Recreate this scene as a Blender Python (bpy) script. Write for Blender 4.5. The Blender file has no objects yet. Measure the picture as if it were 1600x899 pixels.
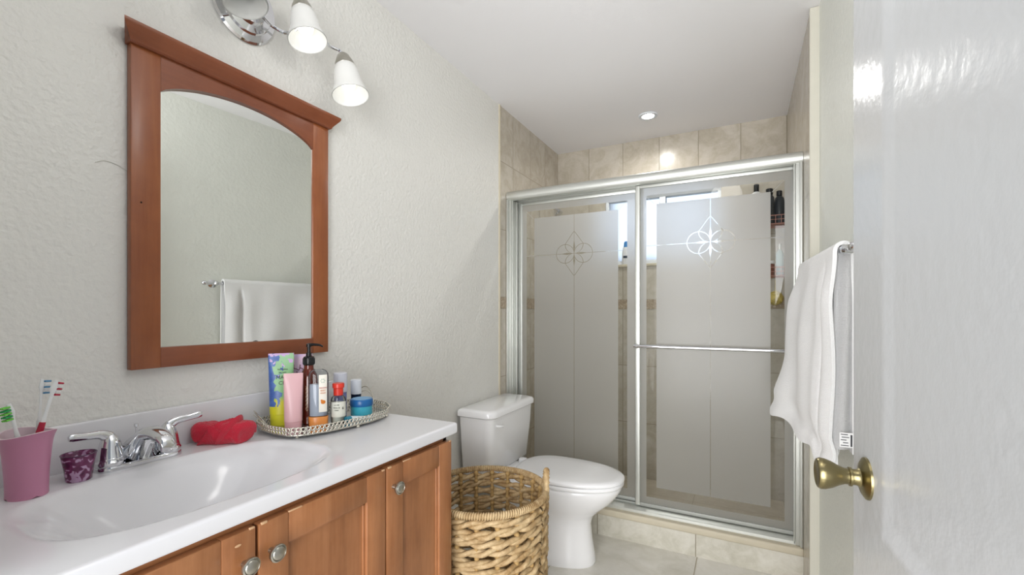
import bpy, bmesh, math, random
from mathutils import Vector, Matrix
random.seed(7)
PI = math.pi
C = bpy.context.scene.collection
scn = bpy.context.scene

# ------------------------------------------------------------------ camera, world, big lights, exposure
CX, CZ = 1.28, 1.215
cam_d = bpy.data.cameras.new('camera'); cam = bpy.data.objects.new('camera', cam_d); C.objects.link(cam)
cam_d.sensor_width = 36; cam_d.lens = 702/1600*36; cam_d.shift_y = (488-449.5)/1600; cam_d.clip_start = .02
cam.location = (CX, 0, CZ); cam.rotation_euler = (PI/2, 0, math.atan(362/702))
scn.camera = cam
scn.view_settings.view_transform = 'Standard'; scn.view_settings.look = 'None'
scn.view_settings.exposure = -0.02; scn.view_settings.gamma = 1; scn.view_settings.use_curve_mapping = False
try:
    scn.cycles.use_denoising = True
    scn.cycles.max_bounces = 12; scn.cycles.diffuse_bounces = 10; scn.cycles.transparent_max_bounces = 24
    scn.cycles.sample_clamp_indirect = 4; scn.cycles.caustics_refractive = True
except Exception: pass
W = bpy.data.worlds.new('daylight'); scn.world = W; W.use_nodes = True
W.node_tree.nodes['Background'].inputs[0].default_value = (.80, .88, 1, 1)
W.node_tree.nodes['Background'].inputs[1].default_value = .3

def area(name, loc, rot, sx, sy, power, col=(1, 1, 1)):
    l = bpy.data.lights.new(name, 'AREA'); l.shape = 'RECTANGLE'; l.size = sx; l.size_y = sy; l.energy = power; l.color = col
    o = bpy.data.objects.new(name, l); C.objects.link(o); o.location = loc; o.rotation_euler = rot; return o
area('fill_behind_camera', (1.25, -1.7, 1.2), (math.radians(98), 0, 0), 2.3, 2.3, 165, (.985, .99, 1))  # added broad fill from behind the camera, not a lamp of the place
gl = bpy.data.lights.new('overhead_fill', 'POINT'); gl.energy = 5; gl.shadow_soft_size = .12; gl.color = (1, .98, .95)  # added point fill out of view overhead, lifts the room and ceiling
glo = bpy.data.objects.new('overhead_fill', gl); C.objects.link(glo); glo.location = (1.15, .72, 2.20)
area('window_daylight', (.76, 3.75, 2.0), (math.radians(-82), 0, 0), .9, .7, 3.3, (.72, .83, 1))

# ------------------------------------------------------------------ node helpers
def lin(c):
    if isinstance(c, str): c = tuple(int(c[i:i+2], 16)/255 for i in (0, 2, 4))
    return tuple(x/12.92 if x <= .04045 else ((x+.055)/1.055)**2.4 for x in c) + (1,)
class S:
    """tiny expression wrapper around math nodes"""
    def __init__(s, nt, v): s.nt, s.v = nt, v
    def op(s, o, *b):
        n = s.nt.nodes.new('ShaderNodeMath'); n.operation = o
        for i, x in enumerate((s,)+b):
            if isinstance(x, S): x = x.v
            if isinstance(x, (int, float)): n.inputs[i].default_value = x
            else: s.nt.links.new(x, n.inputs[i])
        return S(s.nt, n.outputs[0])
    def __add__(s, b): return s.op('ADD', b)
    def __sub__(s, b): return s.op('SUBTRACT', b)
    def __mul__(s, b): return s.op('MULTIPLY', b)
    def __truediv__(s, b): return s.op('DIVIDE', b)
    def lt(s, b): return s.op('LESS_THAN', b)
    def gt(s, b): return s.op('GREATER_THAN', b)
    def abs(s): return s.op('ABSOLUTE')
    def sqrt(s): return s.op('SQRT')
    def max(s, b): return s.op('MAXIMUM', b)
    def min(s, b): return s.op('MINIMUM', b)
    def pow(s, b): return s.op('POWER', b)
    def inv(s): return (s*-1)+1
def newmat(name):
    m = bpy.data.materials.new(name); m.use_nodes = True
    nt = m.node_tree; b = nt.nodes['Principled BSDF']; return m, nt, b
def coords(nt, scale=(1, 1, 1), loc=(0, 0, 0), rot=(0, 0, 0)):
    t = nt.nodes.new('ShaderNodeTexCoord'); mp = nt.nodes.new('ShaderNodeMapping')
    mp.inputs['Scale'].default_value = scale; mp.inputs['Location'].default_value = loc; mp.inputs['Rotation'].default_value = rot
    nt.links.new(t.outputs['Object'], mp.inputs[0]); return mp.outputs[0]
def xyz(nt, vec=None):
    s = nt.nodes.new('ShaderNodeSeparateXYZ'); nt.links.new(vec or coords(nt), s.inputs[0])
    return [S(nt, s.outputs[i]) for i in range(3)]
def noise(nt, vec, scale, detail=3, rough=.5, dist=0):
    n = nt.nodes.new('ShaderNodeTexNoise'); n.inputs['Scale'].default_value = scale; n.inputs['Detail'].default_value = detail
    n.inputs['Roughness'].default_value = rough; n.inputs['Distortion'].default_value = dist
    nt.links.new(vec, n.inputs['Vector']); return n.outputs['Fac']
def ramp(nt, fac, stops):
    r = nt.nodes.new('ShaderNodeValToRGB'); e = r.color_ramp.elements
    while len(e) < len(stops): e.new(.5)
    for el, (p, c) in zip(e, stops): el.position = p; el.color = lin(c) if not isinstance(c, float) else (c, c, c, 1)
    nt.links.new(fac, r.inputs[0]); return r.outputs[0]
def mix(nt, fac, a, b, mode='MIX'):
    n = nt.nodes.new('ShaderNodeMix'); n.data_type = 'RGBA'; n.blend_type = mode
    for s, v in ((n.inputs[0], fac), (n.inputs[6], a), (n.inputs[7], b)):
        if isinstance(v, S): v = v.v
        if isinstance(v, (int, float)): s.default_value = v
        elif isinstance(v, tuple): s.default_value = v
        else: nt.links.new(v, s)
    return n.outputs[2]
def bump(nt, b, h, strength, dist=.01):
    n = nt.nodes.new('ShaderNodeBump'); n.inputs['Strength'].default_value = strength; n.inputs['Distance'].default_value = dist
    nt.links.new(h.v if isinstance(h, S) else h, n.inputs['Height']); nt.links.new(n.outputs[0], b.inputs['Normal'])
def mat(name, col, rough=.4, metal=0, var=.04, vscale=20, bmp=0, bscale=200, spec=.5, coat=0, trans=0, ior=1.45, bdist=.002, detail=3):
    m, nt, b = newmat(name)
    c = lin(col); v = coords(nt); f = noise(nt, v, vscale)
    lo = tuple(max(0, x*(1-var)) for x in c[:3])+(1,); hi = tuple(min(1, x*(1+var)) for x in c[:3])+(1,)
    nt.links.new(mix(nt, f, lo, hi), b.inputs['Base Color'])
    b.inputs['Roughness'].default_value = rough; b.inputs['Metallic'].default_value = metal
    b.inputs['Specular IOR Level'].default_value = spec; b.inputs['Coat Weight'].default_value = coat
    b.inputs['Transmission Weight'].default_value = trans; b.inputs['IOR'].default_value = ior
    if bmp: bump(nt, b, noise(nt, v, bscale, detail), bmp, bdist)
    return m

M = {}
M['paint'] = mat('wall_paint', 'dddcd7', .38, var=.015, vscale=3, bmp=.55, bscale=75, bdist=.006, spec=.45, detail=2)
M['paint_r'] = mat('wall_paint_side', 'dfe1da', .45, var=.03, vscale=9, bmp=.4, bscale=55, bdist=.006, spec=.4)
M['ceil'] = mat('ceiling_paint', 'f1f0f2', .7, var=.01, vscale=3, bmp=.15, bscale=90)
M['doorw'] = mat('door_gloss_paint', 'c6c9cb', .22, var=.01, vscale=5, bmp=.17, bscale=42, bdist=.005, spec=.5)
M['porcelain'] = mat('white_porcelain', 'f3f3f4', .12, var=.01, coat=.4)
M['plasticw'] = mat('white_plastic_seat', 'f3f3f4', .22, var=.01)
M['marble'] = mat('cultured_marble', 'dbdbde', .16, var=.012, vscale=5, coat=.2)
M['chrome'] = mat('polished_chrome', 'dcdde0', .07, 1, var=.02)
M['satin'] = mat('satin_aluminium', 'd4d6d1', .42, .85, var=.03, vscale=8)
M['dull'] = mat('dull_aluminium', 'a9aba6', .6, .5)
M['nickel'] = mat('brushed_nickel', 'b3b0a6', .28, 1, var=.08, vscale=60)
M['darkmetal'] = mat('dark_gap_rubber', '3a3a38', .6)
M['brass'] = mat('antique_brass', '938863', .30, 1, var=.1, vscale=25)
M['silver'] = mat('tray_silver', 'ddd9cd', .25, 1, var=.12, vscale=90)
M['sill'] = mat('cream_trim_stone', 'c4bba6', .5, var=.08, vscale=14)
M['frame_w'] = mat('white_window_frame', 'dfe3e8', .5)
M['black'] = mat('black_plastic', '101010', .25)
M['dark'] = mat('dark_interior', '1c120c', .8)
M['blackhole'] = mat('knot_hole', '140a06', .9)

def tiled(name, plane, z0, w, h, base, x0=0.0, grout='8f8775', gw=.0022, vein=7, rough=.22, floor=False, off=0):
    """marbled ceramic tile; plane 'xz' 'yz' or 'xy'"""
    m, nt, b = newmat(name)
    x, y, z = xyz(nt)
    a, c = {'xz': (x, z), 'yz': (y, z), 'xy': (x, y)}[plane]
    u = (a-x0)/w; v = (c-z0)/h
    fu = u.op('FLOOR'); fv = v.op('FLOOR')
    if off: u = u+(fv.op('PINGPONG', 1.0)*off); fu = u.op('FLOOR')
    du = ((u-fu)-.5).abs(); dv = ((v-fv)-.5).abs()
    g = du.gt(.5-gw/w).max(dv.gt(.5-gw/h))
    comb = nt.nodes.new('ShaderNodeCombineXYZ')
    for i, s in enumerate((fu*3.71, fv*5.13, (fu+fv)*1.7)): nt.links.new(s.v, comb.inputs[i])
    add = nt.nodes.new('ShaderNodeVectorMath'); add.operation = 'ADD'
    nt.links.new(coords(nt), add.inputs[0]); nt.links.new(comb.outputs[0], add.inputs[1])
    n1 = noise(nt, add.outputs[0], vein, 8, .62, 1.2); n2 = noise(nt, add.outputs[0], vein*5, 6, .6, .6)
    wn = nt.nodes.new('ShaderNodeTexWhiteNoise'); nt.links.new(comb.outputs[0], wn.inputs[0])
    col = ramp(nt, n1, [(.22, base[0]), (.45, base[1]), (.56, base[2]), (.80, base[3])])
    col = mix(nt, .22, col, ramp(nt, n2, [(.3, base[0]), (.7, base[3])]))
    col = mix(nt, S(nt, wn.outputs[0])*.12, col, lin(base[0]))
    col = mix(nt, g, col, lin(grout))
    nt.links.new(col, b.inputs['Base Color'])
    nt.links.new((g*.5+rough).v, b.inputs['Roughness'])
    bump(nt, b, g*-1.0, .35, .002)
    return m
BEIGE = ('a59c8c', 'b6ad9d', 'c0b8ab', 'cbc5b9')
GREYB = ('aea999', 'c3bfb1', 'cfcbbf', 'd8d5cb')
M['tile_back_hi'] = tiled('shower_tile_back_upper', 'xz', 1.304, .2537, .404, BEIGE, -.005)
M['tile_back_lo'] = tiled('shower_tile_back_lower', 'xz', .02, .2537, .406, BEIGE, -.005)
M['tile_side_hi'] = tiled('shower_tile_side_upper', 'yz', 1.304, .2537, .404, BEIGE, 3.258)
M['tile_side_lo'] = tiled('shower_tile_side_lower', 'yz', .02, .2537, .406, BEIGE, 3.258)
M['tile_floor'] = tiled('floor_tile', 'xy', -.02-.61*.0, .62, .62, ('c4c0b4', 'd6d3ca', 'e0ddd6', 'e8e6e0'), -.165, vein=4, rough=.16, grout='a39b88')
M['tile_curb'] = tiled('curb_tile', 'xz', -.5, .5, .8, GREYB, .068, vein=9, rough=.3)
M['tile_floor2'] = tiled('shower_floor_tile', 'xy', 0, .5, .5, ('b5aa96', 'c0b5a2', 'c8beac', 'cfc6b6'), 0, vein=9, rough=.45, grout='b5aa96')

def mosaic():
    m, nt, b = newmat('mosaic_border')
    vo = nt.nodes.new('ShaderNodeTexVoronoi'); vo.inputs['Scale'].default_value = 75
    nt.links.new(coords(nt), vo.inputs['Vector'])
    n = noise(nt, coords(nt), 40, 4)
    c = mix(nt, n, lin('7d6a55'), lin('b8a78d'))
    nt.links.new(mix(nt, S(nt, vo.outputs['Distance']).lt(.35)*.5, c, lin('cfc0a8')), b.inputs['Base Color'])
    b.inputs['Roughness'].default_value = .4; bump(nt, b, vo.outputs['Distance'], .6, .003); return m
M['mosaic'] = mosaic()

def wood(name, c0, c1, c2, axis='z', rough=.32, worn=0):
    m, nt, b = newmat(name)
    sc = {'z': (14, 14, 1.1), 'y': (14, 1.1, 14), 'x': (1.1, 14, 14)}[axis]
    v = coords(nt, sc)
    n1 = noise(nt, v, 1.4, 6, .6, .7); n2 = noise(nt, v, 9, 4, .6)
    col = ramp(nt, n1, [(.25, c0), (.5, c1), (.75, c2)])
    col = mix(nt, .25, col, ramp(nt, n2, [(.3, c0), (.7, c2)]))
    blotch = noise(nt, coords(nt), 9, 4, .6)
    col = mix(nt, .25, col, ramp(nt, blotch, [(.35, c0), (.65, c2)]))
    nt.links.new(col, b.inputs['Base Color']); b.inputs['Roughness'].default_value = rough
    b.inputs['Coat Weight'].default_value = .12; b.inputs['Coat Roughness'].default_value = .2
    bump(nt, b, n2, .08, .001); return m
M['woodv'] = wood('cabinet_wood_upright', '7a4c2b', '98623c', 'b07a52')
M['woodh'] = wood('cabinet_wood_rail', '7a4c2b', '98623c', 'b07a52', 'y')
M['mirv'] = wood('mirror_wood_upright', '7a4022', '8f502c', 'a06138')
M['mirh'] = wood('mirror_wood_rail', '6c3620', '7f4529', '905437', 'y', .28)
M['wear'] = mat('bare_worn_wood', 'c9a27c', .6)

def terry(name, col, sc=900, s=.9):
    m, nt, b = newmat(name)
    v = coords(nt); n = noise(nt, v, sc, 2); n2 = noise(nt, coords(nt, (1, 1, 6)), 60, 2)
    c = lin(col)
    nt.links.new(mix(nt, n, tuple(x*.86 for x in c[:3])+(1,), tuple(min(1, x*1.06) for x in c[:3])+(1,)), b.inputs['Base Color'])
    b.inputs['Roughness'].default_value = .95; b.inputs['Sheen Weight'].default_value = .25
    bump(nt, b, S(nt, n)+S(nt, n2)*.5, s, .002); return m
M['towel'] = terry('white_terry', 'f0f0f0', 500)
M['redterry'] = terry('red_terry', 'c41f38', 420, 1.0)

def straw():
    m, nt, b = newmat('water_hyacinth')
    n = noise(nt, coords(nt), 60, 5, .65, .4); n2 = noise(nt, coords(nt), 14, 2)
    c = ramp(nt, n, [(.25, '775a33'), (.45, 'a08154'), (.6, 'bda277'), (.8, 'd4c19b')])
    c = mix(nt, .35, c, ramp(nt, n2, [(.35, '94744a'), (.65, 'd3c09b')]))
    nt.links.new(c, b.inputs['Base Color']); b.inputs['Roughness'].default_value = .65
    bump(nt, b, n, .6, .003); return m
M['straw'] = straw()
M['strawd'] = mat('wrapped_straw_knots', 'a98a58', .7, var=.25, vscale=80, bmp=.5, bscale=120)

def clear_glass(name, tint=(1, 1, 1, 1), refl=.9, rough=0.0):
    m = bpy.data.materials.new(name); m.use_nodes = True; nt = m.node_tree; nt.nodes.clear()
    out = nt.nodes.new('ShaderNodeOutputMaterial'); t = nt.nodes.new('ShaderNodeBsdfTransparent'); g = nt.nodes.new('ShaderNodeBsdfGlossy')
    mx = nt.nodes.new('ShaderNodeMixShader'); lw = nt.nodes.new('ShaderNodeFresnel'); lw.inputs[0].default_value = 1.45
    n = noise(nt, coords(nt), 3); t.inputs[0].default_value = tint; g.inputs[1].default_value = rough
    nt.links.new((S(nt, lw.outputs[0])*refl+S(nt, n)*.004).v, mx.inputs[0])
    nt.links.new(t.outputs[0], mx.inputs[1]); nt.links.new(g.outputs[0], mx.inputs[2]); nt.links.new(mx.outputs[0], out.inputs[0]); return m
M['glass'] = clear_glass('clear_glass', (.97, .98, .97, 1), .35)

def etched(name, ox0, ox1, oz0, oz1, ix0, ix1, iz0, iz1, mx_, mz_, r=.055):
    """front face of a shower panel: frost with clear ring, clear lines and an etched rosette (local coords)"""
    m = bpy.data.materials.new(name); m.use_nodes = True; nt = m.node_tree; nt.nodes.clear()
    x, y, z = xyz(nt)
    box = lambda a, b, c, d: x.gt(a)*x.lt(b)*z.gt(c)*z.lt(d)
    ring = box(ox0, ox1, oz0, oz1)*box(ix0, ix1, iz0, iz1).inv()
    inner = box(ix0, ix1, iz0, iz1)
    dx = x-mx_; dz = z-mz_; ax = dx.abs(); az = dz.abs(); L = .0017
    lines = ax.lt(.0012).max(az.lt(.0012))*inner
    # side circles
    c = ((ax-r).pow(2)+az.pow(2)).sqrt()
    circ = (c-r).abs().lt(L)
    # ogee lobes up and down: circle below, drawn to a point above
    tz = az/r
    lowc = ((tz-1).pow(2).inv().max(0)).sqrt()*r
    q = ((tz-1)/1.35).max(0).min(1)
    tip = (q.pow(1.25).inv().max(0))*r*(q*PI).op('SINE').op('MULTIPLY', .10).inv()
    wid = lowc*tz.lt(1.0)+tip*tz.gt(.99999)
    ogee = (ax-wid).abs().lt(L*1.15)*tz.lt(2.36)
    spx = lambda a, bb: a.lt((((bb/r-.75)/.72).abs().inv()).max(0)*(r*.115))*bb.lt(1.5*r)*bb.gt(.0)
    spike = spx(ax, az).max(spx(az, ax))
    # small diamond lobes joining at the centre
    motif = circ.max(ogee).max(spike)
    clear = ring.max(lines).max(motif)
    # thin frosted lines crossing the clear ring
    dcor = ((ax*-1+(ox1-mx_))-(z*-1+oz1)).abs().lt(.0016)*z.gt(iz1-.002)
    fl = az.lt(.0016).max(dcor)*ring
    clear = clear*fl.inv()
    fine = noise(nt, coords(nt), 900, 2)
    out = nt.nodes.new('ShaderNodeOutputMaterial')
    tr = nt.nodes.new('ShaderNodeBsdfTranslucent'); tr.inputs[0].default_value = lin('e6e8ec')
    df = nt.nodes.new('ShaderNodeBsdfDiffuse'); nt.links.new(mix(nt, fine, lin('b2b1a9'), lin('bbbab2')), df.inputs[0])
    rf = nt.nodes.new('ShaderNodeBsdfRefraction'); rf.inputs['Roughness'].default_value = .62; rf.inputs['IOR'].default_value = 1.45
    tp = nt.nodes.new('ShaderNodeBsdfTransparent'); tp.inputs[0].default_value = (.97, .98, .97, 1)
    gl = nt.nodes.new('ShaderNodeBsdfGlossy'); gl.inputs['Roughness'].default_value = 0.02
    gf = nt.nodes.new('ShaderNodeBsdfGlossy'); gf.inputs['Roughness'].default_value = 0.25
    fr = nt.nodes.new('ShaderNodeFresnel')
    def MX(f, a, b):
        n = nt.nodes.new('ShaderNodeMixShader')
        if isinstance(f, (int, float)): n.inputs[0].default_value = f
        else: nt.links.new(f.v if isinstance(f, S) else f, n.inputs[0])
        nt.links.new(a.outputs[0], n.inputs[1]); nt.links.new(b.outputs[0], n.inputs[2]); return n
    f1 = MX(.40, tr, df); f2 = MX(.30, f1, rf); f3 = MX(S(nt, fr.outputs[0])*.7, f2, gf)
    cl = MX(S(nt, fr.outputs[0])*.55, tp, gl)
    nt.links.new(MX(clear, f3, cl).outputs[0], out.inputs[0]); return m

def emis(name, col, s, base='f2f2ee'):
    m, nt, b = newmat(name); n = noise(nt, coords(nt), 8)
    nt.links.new(mix(nt, n, lin(col), tuple(x*.97 for x in lin(col)[:3])+(1,)), b.inputs['Emission Color'])
    b.inputs['Base Color'].default_value = lin(base); b.inputs['Emission Strength'].default_value = s; b.inputs['Roughness'].default_value = .25
    return m

# ------------------------------------------------------------------ mesh helpers
WM = {}
def smooth(me, ang=35):
    for p in me.polygons: p.use_smooth = True
    try: me.set_sharp_from_angle(angle=math.radians(ang))
    except Exception: pass
def obj(name, bm, mats, parent=None, local=False, sm=True, ang=35, origin=None):
    """link bm (world coords unless local) as ONE mesh object"""
    if not local:
        if parent is not None: bm.transform(WM[parent.name].inverted())
        elif origin is None:
            vs = [v.co for v in bm.verts]
            origin = Vector(((min(v.x for v in vs)+max(v.x for v in vs))/2, (min(v.y for v in vs)+max(v.y for v in vs))/2, min(v.z for v in vs)))
        if parent is None: bm.transform(Matrix.Translation(-Vector(origin)))
    me = bpy.data.meshes.new(name); bm.normal_update(); bm.to_mesh(me); bm.free()
    for m in (mats if isinstance(mats, (list, tuple)) else [mats]): me.materials.append(m)
    if sm: smooth(me, ang)
    o = bpy.data.objects.new(name, me); C.objects.link(o)
    if parent is not None: o.parent = parent; WM[o.name] = WM[parent.name].copy()
    else:
        if not local: o.location = origin
        WM[o.name] = Matrix.Translation(Vector(origin) if origin is not None else Vector())
    return o
def tag(o, label, cat, group=None):
    o['label'] = label; o['category'] = cat
    if group: o['group'] = group
    return o
def thing(name, label, cat, loc=(0, 0, 0), rz=0, group=None, rot=None):
    o = bpy.data.objects.new(name, None); C.objects.link(o); o.empty_display_size = .05
    e = rot or (0, 0, rz); o.location = loc; o.rotation_euler = e
    from mathutils import Euler
    WM[o.name] = Matrix.Translation(loc) @ Euler(e).to_matrix().to_4x4()
    return tag(o, label, cat, group)
def struct(name, bm, mats, sm=False):
    o = obj(name, bm, mats, None, sm=sm, origin=(0, 0, 0)); o['kind'] = 'structure'; return o
def NB(): return bmesh.new()
def box(bm, x0, x1, y0, y1, z0, z1, bev=0, seg=2, mi=0, M4=None):
    r = bmesh.ops.create_cube(bm, size=1); vs = r['verts']
    bmesh.ops.transform(bm, matrix=Matrix.Translation(((x0+x1)/2, (y0+y1)/2, (z0+z1)/2)) @ Matrix.Diagonal((x1-x0, y1-y0, z1-z0, 1)), verts=vs)
    fs = set(f for v in vs for f in v.link_faces)
    if bev:
        es = set(e for v in vs for e in v.link_edges)
        rr = bmesh.ops.bevel(bm, geom=list(es), offset=bev, segments=seg, affect='EDGES', profile=.5)
        fs = set(f for f in rr['faces']) | set(f for f in fs if f.is_valid); vs = list(set(v for f in fs for v in f.verts))
    for f in fs: f.material_index = mi
    if M4 is not None: bmesh.ops.transform(bm, matrix=M4, verts=vs)
    return vs
def skin_rings(bm, rings, close=True, cap0=True, cap1=True, mi=0):
    """rings: lists of Vectors of equal length"""
    R = [[bm.verts.new(p) for p in r] for r in rings]; n = len(R[0])
    for a, b in zip(R[:-1], R[1:]):
        for i in range(n if close else n-1):
            j = (i+1) % n
            f = bm.faces.new((a[i], a[j], b[j], b[i])); f.material_index = mi
    if cap0: bm.faces.new(R[0][::-1]).material_index = mi
    if cap1: bm.faces.new(R[-1]).material_index = mi
    return R
def lathe(bm, prof, org=(0, 0, 0), axis=(0, 0, 1), n=32, mi=0, caps=True):
    q = Vector((0, 0, 1)).rotation_difference(Vector(axis).normalized()).to_matrix(); o = Vector(org)
    rings = [[o + q @ Vector((max(r, 1e-5)*math.cos(2*PI*i/n), max(r, 1e-5)*math.sin(2*PI*i/n), z)) for i in range(n)] for r, z in prof]
    skin_rings(bm, rings, cap0=caps, cap1=caps, mi=mi)
def spline(pts, n=8):
    P = [Vector(p) for p in pts]; P = [P[0]*2-P[1]] + P + [P[-1]*2-P[-2]]; out = []
    for i in range(1, len(P)-2):
        a, b, c, d = P[i-1:i+3]
        for k in range(n):
            t = k/n; out.append(.5*((2*b)+(c-a)*t+(2*a-5*b+4*c-d)*t*t+(3*b-a-3*c+d)*t**3))
    out.append(P[-2]); return out
def tube(bm, pts, rad, n=10, sp=0, mi=0, flat=None, closed=False):
    """tube along pts; rad number or list; flat=(a,b) scales the section"""
    P = spline(pts, sp) if sp else [Vector(p) for p in pts]
    m = len(P)
    if isinstance(rad, (list, tuple)):
        k = len(rad)-1; rad = [rad[min(int(i*k/(m-1)), k-1)]*(1-(i*k/(m-1)-min(int(i*k/(m-1)), k-1)))+rad[min(int(i*k/(m-1)), k-1)+1]*(i*k/(m-1)-min(int(i*k/(m-1)), k-1)) for i in range(m)]
    else: rad = [rad]*m
    fa, fb = flat or (1, 1); up = None; rings = []
    for i in range(m):
        if closed: d = (P[(i+1) % m]-P[i-1]).normalized()
        else: d = (P[min(i+1, m-1)]-P[max(i-1, 0)]).normalized()
        if up is None: up = Vector((0, 0, 1)) if abs(d.z) < .9 else Vector((1, 0, 0))
        s = d.cross(up)
        if s.length < 1e-6: s = d.orthogonal()
        s.normalize(); up = s.cross(d).normalized()
        rings.append([P[i]+(s*math.cos(2*PI*k/n)*fa+up*math.sin(2*PI*k/n)*fb)*rad[i] for k in range(n)])
    if closed:
        rings.append(rings[0]); R = [[bm.verts.new(p) for p in r] for r in rings[:-1]]; R.append(R[0])
        for a, b in zip(R[:-1], R[1:]):
            for i in range(n):
                j = (i+1) % n; bm.faces.new((a[i], a[j], b[j], b[i])).material_index = mi
    else: skin_rings(bm, rings, mi=mi)
def prism(bm, poly, z0, z1, bev=0, mi=0):
    a = [bm.verts.new((x, y, z0)) for x, y in poly]; b = [bm.verts.new((x, y, z1)) for x, y in poly]; n = len(poly)
    fs = [bm.faces.new(a[::-1]), bm.faces.new(b)] + [bm.faces.new((a[i], a[(i+1) % n], b[(i+1) % n], b[i])) for i in range(n)]
    for f in fs: f.material_index = mi
    if bev: bmesh.ops.bevel(bm, geom=[e for e in bm.edges if abs(e.verts[0].co.z-e.verts[1].co.z) < 1e-7 and e.is_valid], offset=bev, segments=2, affect='EDGES')
def text_bm(bm, s, size, fn, mi=0, depth=.0004):
    """letters in the local x/z plane, mapped by fn(x, out, z)"""
    cu = bpy.data.curves.new('lettering', 'FONT'); cu.body = s; cu.size = size; cu.align_x = 'CENTER'; cu.extrude = depth; cu.resolution_u = 2
    o = bpy.data.objects.new('lettering', cu); C.objects.link(o); dg = bpy.context.evaluated_depsgraph_get(); dg.update()
    me = bpy.data.meshes.new_from_object(o.evaluated_get(dg)); bpy.data.objects.remove(o); bpy.data.curves.remove(cu)
    b2 = bmesh.new(); b2.from_mesh(me); bpy.data.meshes.remove(me)
    for v in b2.verts: v.co = Vector(fn(v.co.x, v.co.z+depth, v.co.y))
    mp = {v: bm.verts.new(v.co) for v in b2.verts}
    for f in b2.faces:
        try: bm.faces.new([mp[v] for v in f.verts]).material_index = mi
        except ValueError: pass
    b2.free()
def fixn(bm): bmesh.ops.recalc_face_normals(bm, faces=bm.faces)

# ================================================================== THE ROOM
CEIL = 2.437; YB = 3.258; YT = 2.316; XR = 1.519; XP = 1.540; YE = .12
bm = NB(); box(bm, -.12, 0, -.02, YT, -.02, CEIL); struct('wall_left', bm, M['paint'])
bm = NB()
box(bm, -.12, 0, YT, YB+.14, 1.304, CEIL, mi=0); box(bm, -.12, 0, YT, YB+.14, -.02, 1.238, mi=1); box(bm, -.12, .003, YT+.02, YB, 1.238, 1.304, mi=2)
struct('wall_left_shower', bm, [M['tile_side_hi'], M['tile_side_lo'], M['mosaic']])
bm = NB()  # bullnose between paint and tile
tube(bm, [(-.004, YT+.004, -.0), (-.004, YT+.004, CEIL)], .011, 12); struct('trim_1', bm, M['sill'], sm=True)
WX0, WX1, WZ0, WZ1 = .37, 1.148, 1.557, 2.05
bm = NB()
box(bm, 0, XR+.1, YB, YB+.14, WZ1, CEIL); box(bm, 0, WX0, YB, YB+.14, 1.304, WZ1); box(bm, WX1, XR+.1, YB, YB+.14, 1.304, WZ1)
box(bm, WX0, WX1, YB, YB+.14, 1.304, WZ0); box(bm, 0, XR+.1, YB, YB+.14, -.02, 1.238, mi=1); box(bm, 0, XR+.1, YB-.003, YB+.14, 1.238, 1.304, mi=2)
struct('wall_back', bm, [M['tile_back_hi'], M['tile_back_lo'], M['mosaic']])
RT = Matrix.Translation((1.54, 2.28, 0)) @ Matrix.Rotation(math.radians(3.03), 4, 'Z') @ Matrix.Translation((-1.54, -2.28, 0))
bm = NB(); box(bm, XP, XP+.12, -.02, 2.3, -.02, CEIL); bm.transform(RT); struct('wall_right', bm, M['paint_r'])
bm = NB(); box(bm, XR, XR+.15, 2.16, YB, 1.304, CEIL); box(bm, XR, XR+.15, 2.16, YB, -.02, 1.238, mi=1); box(bm, XR-.003, XR+.15, 2.17, YB, 1.238, 1.304, mi=2)
struct('wall_right_shower', bm, [M['tile_side_hi'], M['tile_side_lo'], M['mosaic']])
bm = NB(); box(bm, XR-.004, XP+.012, 2.146, 2.1605, 0, CEIL-.002, .004); struct('trim_2', bm, mat('pale_tile_edge', 'c8c5b8', .45, var=.04))
bm = NB(); box(bm, -.12, XP+.12, -.02, YB+.14, CEIL, CEIL+.1); struct('ceiling', bm, M['ceil'])
bm = NB(); box(bm, -.12, XP+.12, -.9, 2.42, -.06, 0); struct('floor', bm, M['tile_floor'])
bm = NB(); box(bm, 0, XR, 2.50, YB, -.06, .035); struct('floor_shower', bm, M['tile_floor2'])
# unseen stub of entry wall, sized to keep fill light off the left wall
bm = NB(); box(bm, -.12, .46, -.02, YE, -.02, CEIL); struct('wall_entry_light_stop', bm, M['paint'])
# curb
bm = NB(); box(bm, 0, XR, 2.40, 2.53, -.02, .112, mi=0); struct('shower_curb_base', bm, [M['tile_curb']])
bm = NB(); box(bm, 0, XR+.002, 2.392, 2.54, .112, .148, .008, 3); o = struct('trim_3', bm, M['sill'], True)

# window
bm = NB()
y0, y1 = YB+.055, YB+.085
box(bm, WX0, WX1, y0-.03, y1, WZ0, WZ0+.03, .004); box(bm, WX0, WX1, y0-.03, y1, WZ1-.025, WZ1, .004)
box(bm, WX0, WX0+.022, y0-.03, y1, WZ0+.03, WZ1-.025, .004); box(bm, WX1-.022, WX1, y0-.03, y1, WZ0+.03, WZ1-.025, .004)
box(bm, .752, .795, y0-.03, y1, WZ0+.03, WZ1-.025, .004)
win = struct('window_1', bm, M['frame_w'])
winpane = mat('obscured_window_glass', 'f2f6fb', .5, bmp=.3, bscale=150)
nt = winpane.node_tree; b = nt.nodes['Principled BSDF']; b.inputs['Transmission Weight'].default_value = 1.0; b.inputs['Roughness'].default_value = .35
for a_, b_ in ((WX0+.022, .752), (.795, WX1-.022)):
    bm = NB(); box(bm, a_, b_, y0+.008, y0+.013, WZ0+.03, WZ1-.025); o = obj('pane', bm, winpane, win)
bm = NB(); box(bm, WX0-.002, WX1+.002, YB-.012, YB+.03, WZ0-.018, WZ0+.002, .004); o = obj('window_sill', bm, M['sill'], win)

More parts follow.
